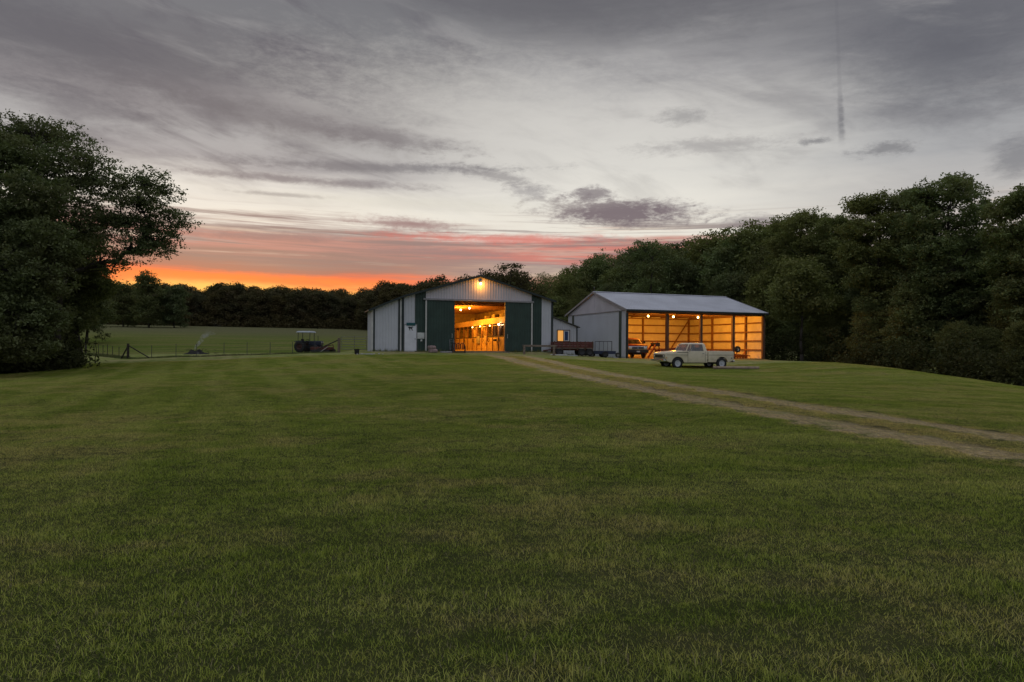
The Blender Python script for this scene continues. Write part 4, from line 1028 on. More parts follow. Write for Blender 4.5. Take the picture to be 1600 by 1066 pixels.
# ---------------------------------------------------------------- small things round the barn
def sit(o, px, py, D, rz=0, dz=0):
    p = at(px, py, D); o.location = (p.x, D, hz(p.x, D) + dz); o.rotation_euler = (0, 0, rz); return o
def vane():
    r = tag(empty('weather_vane', bl(0, -.15, 6.46), BTH), 'small dark weather vane on the peak of the barn roof', 'weather vane')
    MB().tube((0, 0, -.02), (0, 0, .42), .03).build('rod', M['black'], r)
    MB().bar((-.24, 0, .18), (.24, 0, .18), .04, .04).bar((0, -.24, .18), (0, .24, .18), .04, .04).build('compass_arms', M['black'], r)
    pl = [(-.16, .0), (-.12, .10), (-.16, .16), (-.06, .14), (.08, .12), (.14, .20), (.18, .16), (.14, .10), (.10, 0), (.07, 0), (.06, .06), (-.08, .06), (-.10, 0)]
    MB().prism([(x, z + .40) for x, z in pl], -.012, .012).build('rooster', M['black'], r)
vane()
def signs():
    o = MB().box(-.36, .36, -.012, .012, -.12, .12).build('door_sign', M['sign_green'], None, .004); o.location = bl(-5.86, -.075, 2.20); o.rotation_euler = (0, 0, BTH)
    tag(o, 'teal name board above the white walk-in door of the barn', 'sign')
    pl = [(-.17, .02), (-.20, .12), (-.13, .17), (-.08, .12), (.06, .12), (.12, .17), (.19, .10), (.14, .09), (.10, .05), (.14, -.10), (.19, -.16), (.13, -.16), (.08, -.08), (.04, .0), (-.06, .0), (-.09, -.08), (-.04, -.14), (-.10, -.15), (-.14, -.07), (-.12, .02)]
    o = MB().prism(pl, -.006, .006).build('horse_silhouette', M['black'], None); o.location = bl(-5.86, -.06, 1.84); o.rotation_euler = (0, 0, BTH)
    tag(o, 'black running horse cut-out on the white walk-in door', 'ornament')
    o = MB().box(-.30, .30, -.012, .012, -.25, .25).build('notice_board', M['whiteboard'], None, .004); o.location = bl(-5.02, -.05, 1.27); o.rotation_euler = (0, 0, BTH)
    tag(o, 'blank looking white notice board on the green wall beside the door', 'sign')
    o = MB().box(-.07, .07, -.012, .012, -.08, .08).build('tag_plate', M['whiteboard'], None, .004); o.location = bl(-4.98, -.05, .88); o.rotation_euler = (0, 0, BTH)
    tag(o, 'small pale plate just below the white notice board', 'sign')
signs()
def blobby(name, mt, n, size, seed, flat=.5, spread=1.0):
    """irregular lumps pressed together into one pile"""
    rr = random.Random(seed); bm = bmesh.new()
    for k in range(n):
        mm = Matrix.Translation((rr.gauss(0, spread * .4), rr.gauss(0, spread * .22), size * flat * rr.uniform(.2, .6))) @ Matrix.Rotation(rr.random() * 6, 4, 'Z') @ Matrix.Diagonal((size * rr.uniform(.6, 1.2), size * rr.uniform(.5, .9), size * flat * rr.uniform(.6, 1.1), 1))
        res = bmesh.ops.create_icosphere(bm, subdivisions=2, radius=1, matrix=mm)
        for v in res['verts']:
            v.co += Vector((rr.gauss(0, 1), rr.gauss(0, 1), rr.gauss(0, 1))) * size * .07
    me = bpy.data.meshes.new(name); bm.to_mesh(me); bm.free(); return link(name, me, M[mt])
def yard_items():
    # two feed sacks stacked by the left sliding door
    for k, (dx, dz, lb) in enumerate(((0, 0, 'pinkish feed sack lying on the ground by the left sliding door'), (-.10, .27, 'pinkish feed sack on top of the lower one by the sliding door'))):
        bm = bmesh.new(); bmesh.ops.create_cube(bm, size=1, matrix=Matrix.Diagonal((.72 - .12 * k, .42, .30, 1)))
        bmesh.ops.bevel(bm, geom=bm.edges[:], offset=.11, segments=3, profile=.6, affect='EDGES')
        rr = random.Random(5 + k)
        for v in bm.verts: v.co += Vector((rr.gauss(0, .01), rr.gauss(0, .01), rr.gauss(0, .012)))
        for f in bm.faces: f.smooth = True
        me = bpy.data.meshes.new('feed_sack'); bm.to_mesh(me); bm.free(); o = link('feed_sack', me, M['burlap'])
        tag(o, lb, 'sack', 'feed sacks by the sliding door'); sit(o, 676.5, 551, 55.4, rad(14 + 20 * k), .14 + dz); o.location.x += dx
    o = tag(MB().box(-.48, .48, -.25, .25, -.02, .10).build('concrete_slab', M['stone'], None, .01), 'pale flat slab on the ground below the left sliding door', 'slab'); sit(o, 697, 550.5, 56.0, rad(16))
    # arched garden bench
    b = tag(empty('garden_bench', (0, 0, 0)), 'dark slatted garden bench with arched backs beside the barn opening', 'bench'); sit(b, 716.5, 550, 56.2, rad(10)); b.scale = (1.05, 1, 1.05)
    m = MB()
    for c in (-.3, 0, .3):
        pts = [(c + .14 * math.cos(rad(t)), 0, .62 + .14 * math.sin(rad(t))) for t in range(0, 181, 20)]
        m.path([(c + .14, 0, .30)] + pts + [(c - .14, 0, .30)], .030)
        m.tube((c, 0, .30), (c, 0, .75), .022)
    m.build('backrest', M['dark_red'], b)
    m = MB()
    for k in range(5): m.box(-.5, .5, -.42 + k * .085, -.36 + k * .085, .34, .37)
    m.build('seat', M['dark_red'], b)
    for x in (-.48, .48): MB().tube((x, 0, -.02), (x, 0, .66), .02).tube((x, -.42, -.02), (x, -.42, .5), .03).tube((x, -.42, .5), (x, 0, .52), .03).build('leg', M['dark_red'], b)
    # hand truck leaning on the door edge
    h = tag(empty('hand_truck', (0, 0, 0)), 'grey two wheeled hand truck leaning at the left door edge', 'hand truck'); sit(h, 706.5, 550, 56.75, rad(20))
    m = MB()
    for s in (-1, 1): m.tube((s * .17, 0, .12), (s * .17, .22, 1.02), .028)
    for t in (.2, .5, .8): m.tube((-.17, .22 * t, .12 + .9 * t), (.17, .22 * t, .12 + .9 * t), .012)
    m.tube((-.17, .22, 1.02), (.17, .22, 1.02), .018); m.build('frame', M['steel'], h)
    MB().box(-.2, .2, -.22, .0, .02, .035).build('toe_plate', M['steel'], h)
    for s in (-1, 1): wheel(h, (s * .22, .05, .12), .12, .05, s, 'x', 'steel')
    # bucket and rubble by the gate
    o = MB().lathe([(.16, 0), (.20, .38), (.22, .38), (.22, .41), (.19, .41), (.15, .03)], (0, 0, 0), 'z', 18).build('bucket', M['plastic'], None, smooth_=True)
    tag(o, 'black bucket standing on the lawn in front of the pipe gate', 'bucket'); sit(o, 557.5, 556, 52.2)
    o = blobby('rubble_pile', 'stone', 26, .11, 3, .7, 1.3); tag(o, 'low pile of pale rubble beside the black bucket', 'rubble'); sit(o, 574, 558, 52.0, rad(-6), -.03)
    # burn pile and smoke
    rng = random.Random(11); D = 65.5; p = at(309, 552, D)
    b = tag(empty('burn_pile', (p.x, D, hz(p.x, D))), 'smouldering heap of black ash and charred sticks in the pasture', 'burn pile')
    n = 40; rg = np.random.default_rng(5); u = np.linspace(-1, 1, n); U, V_ = np.meshgrid(u, u); rr_ = np.sqrt(U ** 2 + V_ ** 2)
    zz = .50 * np.clip(1 - np.sqrt((U + .12) ** 2 + V_ ** 2), 0, 1) ** .85 * (1 + .25 * np.sin(U * 9 + V_ * 4)) + rg.normal(0, .028, U.shape) * (rr_ < .95) - .08
    ii = np.arange(n * n).reshape(n, n)
    o = link('ash_heap', np_mesh('ash_heap', np.stack([U.ravel() * 1.25, V_.ravel() * .9, zz.ravel()], 1), np.stack([ii[:-1, :-1].ravel(), ii[:-1, 1:].ravel(), ii[1:, 1:].ravel(), ii[1:, :-1].ravel()], 1)), M['ash'], b)
    m = MB()
    for k in range(38):
        a = rng.random() * 6.28; q = Vector((rng.gauss(0, .6), rng.gauss(0, .3), rng.uniform(.02, .38))); L = rng.uniform(.2, .6)
        m.tube(q, q + Vector((math.cos(a) * L, math.sin(a) * L * .6, rng.uniform(-.1, .22))), rng.uniform(.012, .035), .008, 5)
    m.build('charred_sticks', M['ash'], b)
    o = blobby('grey_ash', 'stone', 7, .10, 9, .6, .4); o.parent = b; o.location = (.1, -.42, .02)
    # smoke: a leaning plume of thin air
    pts = [((303, 548), .06), ((307, 541), .13), ((313, 533), .22), ((320, 526), .34), ((329, 519), .50), ((338, 511), .62), ((346, 503), .7)]
    m = MB(); n = 14; rings = []
    for (q, rd_) in pts:
        c = at(q[0], q[1], D); rings.append([(c.x + rd_ * math.cos(6.283 * i / n), c.y + rd_ * math.sin(6.283 * i / n), c.z + rd_ * .35 * math.cos(6.283 * i / n + 2.4)) for i in range(n)])
    vs = [v for g in rings for v in g]; k = len(rings)
    m.add(vs, [(j * n + i, j * n + (i + 1) % n, (j + 1) * n + (i + 1) % n, (j + 1) * n + i) for j in range(k - 1) for i in range(n)] + [tuple(range(n)), tuple(range((k - 1) * n, k * n))])
    mm = bpy.data.materials.new('smoke'); mm.use_nodes = True; t = mm.node_tree; t.nodes.clear()
    geo = t.nodes.new('ShaderNodeNewGeometry'); P = X(t, geo.outputs['Position']); x, y, z = sep(t, P)
    zb0 = hz(p.x, D)
    nz = noise(t, vmul(t, P, (1.8, 1.8, 1.2)), 1.0, 4, .6, .6)
    dn = smooth(t, nz, .38, .66) * smooth(t, z, zb0 + 2.4, zb0 + .5, .02, 1.0)
    pv = t.nodes.new('ShaderNodeVolumePrincipled'); pv.inputs['Color'].default_value = (.8, .82, .86, 1); put(t, pv.inputs['Density'], dn.pow(1.5) * 8.0)
    ou = t.nodes.new('ShaderNodeOutputMaterial'); t.links.new(pv.outputs[0], ou.inputs['Volume'])
    o = m.build('smoke_plume', mm, None); tag(o, 'thin pale smoke drifting right from the burn pile', 'smoke', kind='stuff')
    # timber under the old truck
    o = MB().tube((-1.55, 0, 0), (1.55, 0, 0), .11, .11, 10).build('timber_log', M['timber'], None, smooth_=True)
    tag(o, 'pale brown timber pole lying by the rear wheel of the cream truck', 'log'); sit(o, 1150, 580, 47.6, rad(-7), .10)
    o = MB().tube((-2.2, 0, 0), (2.2, 0, 0), .07, .07, 10).build('timber_log', M['fence_wood'], None, smooth_=True)
    tag(o, 'long dark timber lying in the grass under the cream truck', 'log'); sit(o, 1085, 577.5, 49.6, rad(2), .03)
    o = empty('wheel_rim', (0, 0, 0)); tag(o, 'small rusty rim lying by the rear wheel of the cream truck', 'wheel'); sit(o, 1115, 579, 49.0, rad(10))
    MB().lathe([(.17, 0), (.2, .02), (.2, .12), (.17, .14), (.12, .1), (.12, .04)], (0, 0, 0), 'z', 18).build('rim', M['rust_red'], o)
yard_items()

# ---------------------------------------------------------------- things inside the shed
def shed_items():
    # loader arm implement beside the red truck
    r = tag(empty('loader_implement', sl(5.0, 2.6, .02), STH), 'rusty orange farm implement with a raised arm beside the red truck', 'farm implement')
    MB().bar((-1.4, -.4, .05), (-.35, -.4, 1.55), .12, .16).bar((-1.4, .4, .05), (-.35, .4, 1.55), .12, .16).build('arm', M['orange_paint'], r)
    MB().box(-.6, -.1, -.5, .5, 1.15, 1.5).build('motor_box', M['dark_steel'], r, .04)
    MB().box(-.1, 2.6, -.45, .45, .5, .78).bar((0, 0, .8), (2.6, 0, 1.05), .12, .12).build('deck', M['rust_red'], r, .03)
    MB().bar((-.3, -.45, 1.2), (.25, -.45, .3), .08, .08).bar((-.3, .45, 1.2), (.25, .45, .3), .08, .08).build('brace', M['orange_paint'], r)
    for s in (-1, 1): wheel(r, (1.2, s * .62, .36), .36, .2, s, 'y', 'orange_paint')
    # hay rake
    r = tag(empty('hay_rake', sl(9.6, 3.2, .02), STH), 'orange hay rake with upright tines standing behind the truck bed', 'farm implement')
    MB().bar((-2.0, 0, 1.0), (1.2, 0, 1.0), .08, .08).bar((-2.0, 0, .5), (2.4, 0, .5), .1, .1).build('frame', M['orange_paint'], r)
    m = MB()
    for k in range(24): x = -1.95 + k * .135; m.path([(x, 0, .5), (x + .05, -.1, 1.0), (x + .1, -.05, 1.38 + .05 * (k % 3))], .012, 5)
    m.build('tines', M['orange_paint'], r)
    m = MB()
    for k in range(6): m.lathe([(.10, 0), (.10, .08)], (1.2 + k * .22, 0, .72), 'x', 10)
    m.build('rollers', M['rust_red'], r)
    for x in (-1.7, 1.9): wheel(r, (x, .1, .3), .3, .14, -1, 'y', 'orange_paint')
    # implement with its spare wheel held up
    r = tag(empty('disc_harrow', sl(13.05, .9, .02), STH), 'orange implement with one wheel held up behind the truck tail', 'farm implement')
    MB().bar((-.7, 0, .45), (1.5, 0, .25), .1, .1).bar((-.1, 0, .4), (-.1, 0, .95), .07, .07).bar((.6, 0, .35), (1.2, .3, .75), .06, .06).bar((.9, -.3, .05), (1.5, .2, .7), .05, .05).build('frame', M['orange_paint'], r)
    wheel(r, (-.1, -.12, .92), .33, .16, -1, 'y', 'chrome', frac=.5)
    m = MB()
    for k in range(6): m.lathe([(.001, 0), (.22, .03), (.001, .05)], (-.5 + k * .33, .25, .22), 'x', 14)
    m.build('discs', M['rust_red'], r)
shed_items()

# ---------------------------------------------------------------- tack hanging on the stall fronts
def loft():
    rr = random.Random(6)
    for k, (b, a, lb) in enumerate(((6.2, 4.3, 'hay bale on the stall loft nearest the barn door'), (7.6, 4.5, 'hay bale on the stall loft second from the barn door'), (9.6, 4.2, 'hay bale on the stall loft third from the barn door'), (13.0, 4.3, 'hay bale alone midway along the stall loft'), (18.5, 4.2, 'hay bale farthest back on the stall loft'))):
        o = MB().box(-.25, .25, -.5, .5, 0, .42).build('hay_bale', M['hay'], None, .04); o.location = bl(a, b, 3.21); o.rotation_euler = (0, 0, BTH + rr.uniform(-.3, .3)); tag(o, lb, 'hay bale', 'hay bales on the stall loft')
loft()
def tack():
    lbs = ['dark halter hanging farthest back along the stall row', 'dark halter on the stall front left of the grey blanket', 'halter on the stall front right of the grey blanket', 'dark halter hanging midway along the stall row', 'dark halter nearest the barn door on the stall front']
    for (b, lb) in zip((19.2, 15.2, 11.4, 9.2, 5.6), lbs):
        o = MB().path([(0, .22 * math.cos(rad(t)), -.25 + .25 * math.sin(rad(t))) for t in range(150, 391, 20)], .028, 6).tube((0, -.1, -.1), (0, .14, -.2), .02, n=6).build('halter', M['black'], None)
        o.location = bl(3.36, b, 1.35); o.rotation_euler = (0, 0, BTH); tag(o, lb, 'halter', 'halters hanging on the stall fronts')
    for b, w, m_, lb in ((13.2, .5, 'grey_trim', 'grey blanket folded over the stall rail in the barn'), (10.3, .34, 'tan_cloth', 'tan towel over the stall rail in the barn')):
        o = MB().box(-.05, .05, -w, w, -.7, .06).build('blanket', M[m_], None, .03); o.location = bl(3.38, b, 1.42); o.rotation_euler = (0, 0, BTH); tag(o, lb, 'blanket')
    for b, lb in ((6.5, 'black saddle rack on the first stall front inside the barn'),):
        o = MB().box(-.3, 0, -.25, .25, -.06, 0).box(-.3, -.02, -.22, .22, .0, .12).build('saddle', M['black'], None, .03); o.location = bl(3.40, b, 1.0); o.rotation_euler = (0, 0, BTH); tag(o, lb, 'saddle')
tack()

# ---------------------------------------------------------------- trees
def leaves(rng, C, sig, per, size, flat=.55):
    n = len(C) * per
    P = np.repeat(C, per, 0) + rng.normal(0, 1, (n, 3)) * np.array([sig, sig, sig * flat])
    nrm = rng.normal(0, 1, (n, 3)); nrm[:, 2] = np.abs(nrm[:, 2]) * .9 + .35; nrm /= np.linalg.norm(nrm, axis=1)[:, None]
    t = rng.normal(0, 1, (n, 3)); t -= (t * nrm).sum(1)[:, None] * nrm; t /= np.linalg.norm(t, axis=1)[:, None]
    b = np.cross(nrm, t); s = (size * rng.uniform(.55, 1.3, n))[:, None]
    V = np.stack([P - t * s * .5, P + b * s * .26 + nrm * s * .04, P + t * s * .5, P - b * s * .26 + nrm * s * .04], 1).reshape(-1, 3)
    Fc = np.arange(n * 4).reshape(-1, 4)
    tint = np.repeat(np.clip(np.repeat(rng.random(len(C)), per) * .7 + rng.random(n) * .3, 0, 1), 4)
    return V, Fc, tint
def lobes_random(rng, Hh, R, base, nl, shape=1.0):
    L = []
    for k in range(nl):
        t = (k + .5) / nl; z = base + (Hh - base) * (.12 + .80 * t)
        env = R * (math.sin(math.pi * min(1, .22 + .72 * t)) ** .8)
        a = k * 2.4 + rng.random() * 1.0; rr = env * rng.uniform(.35, .72)
        s = R * rng.uniform(.30, .46) * shape
        L.append(((rr * math.cos(a), rr * math.sin(a), z), (s * 1.15, s * 1.15, s * .72)))
    return L
def tree_mesh(seed, Hh, base, lobes, tr, clumps, per, leaf, sig, trunk_top=.75, lean=(0, 0), flat=.55, twigs=.35, shell=.45, outer=1.12):
    rng = np.random.default_rng(seed); rr = random.Random(seed)
    w = np.array([l[1][0] * l[1][1] * (l[2] if len(l) > 2 else 1) for l in lobes]); w = w / w.sum()
    li = rng.choice(len(lobes), clumps, p=w)
    d = rng.normal(0, 1, (clumps, 3)); d /= np.linalg.norm(d, axis=1)[:, None]
    rad_ = (shell + (outer - shell) * rng.random(clumps) ** .7)[:, None]
    LC = np.array([l[0] for l in lobes]); LR = np.array([l[1] for l in lobes])
    C = LC[li] + d * rad_ * LR[li]
    V, Fc, ti = leaves(rng, C, sig, per, leaf, flat)
    crown = np_mesh('crown', V, Fc, ti)
    m = MB(); n = 6; pts = []
    top = Hh * trunk_top
    for k in range(n + 1):
        t = k / n; pts.append(Vector((lean[0] * t * t + .12 * math.sin(k * 1.7 + seed), lean[1] * t * t + .12 * math.cos(k * 1.3), top * t - .35 * (k == 0))))
    rads = [tr * (1.25 if k == 0 else 1) * (1 - .78 * k / n) for k in range(n + 1)]
    for k in range(n): m.tube(pts[k], pts[k + 1], rads[k], rads[k + 1], 8)
    # limbs: every lobe hangs on the nearest lobe closer to the trunk, so boughs fork like real ones
    axis = lambda z: pts[max(0, min(n, int(round(z / top * n))))]
    cs = [Vector(l[0]) for l in lobes]; reach = [math.hypot(c.x, c.y) + max(0, c.z - top) * .7 for c in cs]; order = sorted(range(len(cs)), key=lambda i: reach[i])
    par = {}; kids = {i: 1 for i in order}
    for q, i in enumerate(order):
        c = cs[i]; h = max(.25 * top, min(top * .97, c.z - math.hypot(c.x, c.y) * .5 - .3)); f = h / top * n; k = min(n - 1, int(f)); root = pts[k].lerp(pts[k + 1], f - k)
        best, bd = None, (c - root).length * .8
        for j in order[:q]:
            dd = (c - cs[j]).length + (1.5 if cs[j].z > c.z + .8 else 0)
            if dd < bd: best, bd = j, dd
        par[i] = (best, root)
    for i in reversed(order):
        if par[i][0] is not None: kids[par[i][0]] += kids[i]
    for i in order:
        c = cs[i]; best, root = par[i]; p0 = root if best is None else cs[best]; L_ = (c - p0).length
        r0 = tr * min(.5, .13 * math.sqrt(kids[i]) + .05); r1 = tr * (.10 if kids[i] == 1 else .13 * math.sqrt(kids[i] - 1) + .04); prev = p0; seg = 5
        wob = Vector((rr.gauss(0, .09), rr.gauss(0, .09), .10)) * L_
        line_ = [p0.lerp(c, t / seg) + wob * math.sin(math.pi * t / seg) + Vector((rr.gauss(0, .03), rr.gauss(0, .03), rr.gauss(0, .03))) * L_ * (0 < t < seg) for t in range(seg + 1)]
        for t in range(seg): m.tube(line_[t], line_[t + 1], r0 + (r1 - r0) * t / seg, r0 + (r1 - r0) * (t + 1) / seg, 6)
        sel = [j for j in np.where(li == i)[0] if rr.random() < twigs][:45]
        for j in sel:
            e = Vector(C[j]); src = line_[rr.randint(2, seg)]; q = src.lerp(e, .5) + Vector((rr.gauss(0, .1), rr.gauss(0, .1), rr.gauss(.06, .1)))
            m.tube(src, q, max(.012, r1 * .45), max(.009, r1 * .3), 4); m.tube(q, e, max(.009, r1 * .3), .006, 3)
    me = bpy.data.meshes.new('trunk'); me.from_pydata(m.v, [], m.f); me.polygons.foreach_set('use_smooth', [True] * len(me.polygons)); me.update()
    return crown, me
def plant(name, meshes, x, y, rz, s, mt, label, cat, group=None, sz=1.0, dz=0):
    t = empty(name, (x, y, hz(x, y) + dz), rz); t.scale = (s, s, s * sz)
    c = bpy.data.objects.new('crown', meshes[0]); COL.objects.link(c); c.parent = t
    if not c.material_slots: meshes[0].materials.append(M[mt])
    c.material_slots[0].link = 'OBJECT'; c.material_slots[0].material = M[mt]
    k = bpy.data.objects.new('trunk', meshes[1]); COL.objects.link(k); k.parent = t
    if not meshes[1].materials: meshes[1].materials.append(M['bark'])
    return tag(t, label, cat, group)

rngT = np.random.default_rng(21)
PROTO = []
for i in range(6):
    Hh = 16; R = (4.6, 5.2, 4.0, 5.6, 4.8, 3.8)[i]
    PROTO.append(tree_mesh(100 + i, Hh, 2.2, lobes_random(rngT, Hh, R, 2.2, 17 + i % 3 * 3, (1, .85, 1.1)[i % 3]), .26, (1500, 1800, 1300)[i % 3], (22, 17, 26)[i % 3], (.30, .24, .36)[i % 3], (.30, .26, .36)[i % 3], outer=1.3))
FARP = []
for i in range(4):
    Hh = 13; R = (4.2, 3.6, 4.8, 4.0)[i]
    FARP.append(tree_mesh(300 + i, Hh, 1.2, lobes_random(rngT, Hh, R, 1.2, 12), .22, 420, 22, .55, .5, twigs=.15))

def tree_height(px, py, x, y):
    """height that brings the crown top to row py"""
    return at(px, py, y).z - hz(x, y)

# --- far wood behind the pasture
def far_wood():
    rr = random.Random(5)
    top = [(150, 452), (200, 448), (260, 440), (310, 447), (370, 440), (430, 447), (480, 450), (540, 453), (585, 448), (605, 437), (640, 442), (680, 436), (720, 432), (760, 428), (800, 425)]
    def ty(px): return float(np.interp(px, [a for a, b in top], [b for a, b in top]))
    px = 120; k = 0
    while px < 800:
        for row in range(3):
            D0 = np.interp(px, [0, 560, 640, 800], [236, 232, 200, 150]); D = D0 + row * 7 + rr.uniform(-2, 2); q = px + rr.uniform(-7, 7)
            p = at(q, 500, D); h = tree_height(q, ty(q) + (rr.uniform(-3, 8) if row else rr.uniform(2, 18)), p.x, D)
            h = max(7, h)
            plant('woodland_tree', FARP[rr.randrange(4)], p.x, D, rr.random() * 6.28, h / 13 * rr.uniform(.95, 1.05), 'leaf_far', 'tree in the dark wood along the far edge of the pasture', 'tree', 'trees in the far wood', dz=-.5)
            k += 1
        px += rr.uniform(13, 18) * (1 if px < 600 else 1.25)
    print('far trees', k)
far_wood()
def right_wood():
    rr = random.Random(9)
    top = [(780, 424), (830, 432), (880, 415), (905, 400), (950, 380), (1000, 372), (1030, 376), (1080, 372), (1130, 352), (1180, 342), (1230, 334), (1275, 335), (1320, 340), (1360, 335), (1400, 340), (1440, 335), (1500, 342), (1535, 352), (1552, 356), (1580, 345), (1640, 330), (1760, 300)]
    def ty(px): return float(np.interp(px, [a for a, b in top], [b for a, b in top]))
    def D_(px): return float(np.interp(px, [780, 900, 1000, 1100, 1200, 1300, 1400, 1500, 1600, 1760], [128, 112, 104, 96, 84, 74, 64, 56, 50, 46]))
    k = 0
    for row in range(4):
        px = 790 + row * 9
        while px < 1720:
            D = D_(px) + (row - .3) * 5.5 + rr.uniform(-1.5, 1.5); q = px + rr.uniform(-10, 10)
            p = at(q, 500, D)
            low = (rr.uniform(70, 130), rr.uniform(30, 75), rr.uniform(4, 26), rr.uniform(0, 14))[row] * (D_(800) / D) * .62
            h = max(5.5, tree_height(q, ty(q) + low, p.x, D))
            lb = ('lower tree along the front edge of the wood right of the barns', 'tree in the second rank of the wood right of the barns', 'tall tree in the wood right of the barns', 'tall tree at the back of the wood right of the barns')[row]
            plant('woodland_tree', PROTO[rr.randrange(6)], p.x, D, rr.random() * 6.28, h / 16 * rr.uniform(.97, 1.04), 'leaf' if rr.random() < .6 else 'leaf_dark', lb, 'tree', 'trees in the right wood, rank %s' % ('front', 'second', 'third', 'back')[row], dz=-.3)
            k += 1
            w = 5.4 * h / 16 + 1.2
            px += w / D * F * rr.uniform(.75, 1.1)
    print('right trees', k)
right_wood()
# tree with an open crown beside the barn peak, and the tall oaks at the right
def special():
    rng = np.random.default_rng(77)
    # open crowned tree behind the barn peak (px 760-835, top 410)
    D = 100; p = at(797, 500, D); h = tree_height(797, 410, p.x, D)
    me = tree_mesh(500, h, 4, [((0, 0, h - 1.5), (2.4, 2.2, 1.3)), ((-2.0, 0, h - 3), (1.6, 1.6, 1.0)), ((2.2, .3, h - 2.9), (1.7, 1.6, 1.0)), ((3.6, 0, h - 4.4), (1.5, 1.5, .9)), ((-3.2, 0, h - 4.4), (1.5, 1.4, .9)), ((.3, .5, h - 4.6), (2.6, 2.0, 1.4)), ((0, 0, h - 7), (4, 3, 2))], .25, 300, 26, .34, .33, twigs=.6, trunk_top=.85)
    plant('oak_tree', me, p.x, D, 0, 1, 'leaf_far', 'open crowned tree rising right behind the peak of the barn', 'tree')
    # gap-toothed tree above the open shed roof (px 990-1060, top 373)
    D = 99; p = at(1018, 500, D); h = tree_height(1018, 373, p.x, D)
    me = tree_mesh(501, h, 4, [((-3.5, 0, h - 2.3), (1.8, 1.6, 1.0)), ((-1.2, 0, h - 1.5), (1.8, 1.8, 1.0)), ((1.5, .3, h - 1.6), (1.8, 1.6, .9)), ((3.0, 0, h - 3.2), (1.4, 1.5, .9)), ((0, .5, h - 4.4), (2.6, 2.0, 1.2)), ((0, 0, h - 8), (4, 3, 3))], .25, 340, 26, .30, .32, twigs=.6, trunk_top=.85)
    plant('oak_tree', me, p.x, D, 0, 1, 'leaf', 'loose topped tree showing sky through its crown behind the shed roof', 'tree')
    # the tall oaks
    for px, py, D, w, lb, seed in ((1372, 287, 66, 3.6, 'tall oak with a ragged top left of the highest crown', 502), (1482, 267, 60, 4.3, 'highest oak of the right wood with a rounded clumpy crown', 503), (1605, 277, 52, 3.2, 'oak cut by the right edge beyond the sky gap', 504), (1250, 320, 80, 3.8, 'oak with a feathery top rising above the right end of the shed', 505), (1312, 326, 76, 3.0, 'oak rising between the feathery one and the ragged tall one', 506), (1428, 282, 63, 2.4, 'narrow oak crown touching the left side of the highest one', 507)):
        p = at(px, 500, D); h = tree_height(px, py, p.x, D)
        L = []
        for k in range(24):
            t = k / 23; a = k * 2.4; rr_ = w * (.25 + .62 * math.sin(math.pi * (.25 + .7 * (1 - t)))) * .8 * (.15 if k == 23 else 1)
            L.append(((rr_ * math.cos(a), rr_ * math.sin(a) * .8, h - 1.0 - (1 - t) * (h * .55) + .5 * math.sin(k * 5.1)), (w * .36, w * .36, w * .24)))
        me = tree_mesh(seed, h, 4, L, .34, 2000, 22, .24, .20, twigs=.25, trunk_top=.85, shell=.25, outer=1.25)
        plant('oak_tree', me, p.x, D, seed, 1, 'leaf', lb, 'tree', dz=-.2)
    # pale trunk of the tree at px 1255
    D = 70; p = at(1252, 565, D)
    me = tree_mesh(510, 11, 4, lobes_random(rng, 11, 3.6, 4.5, 10), .20, 380, 34, .3, .4)
    plant('woodland_tree', me, p.x, D, 0, 1, 'leaf', 'tree with a pale straight trunk right of the open shed', 'tree')
special()

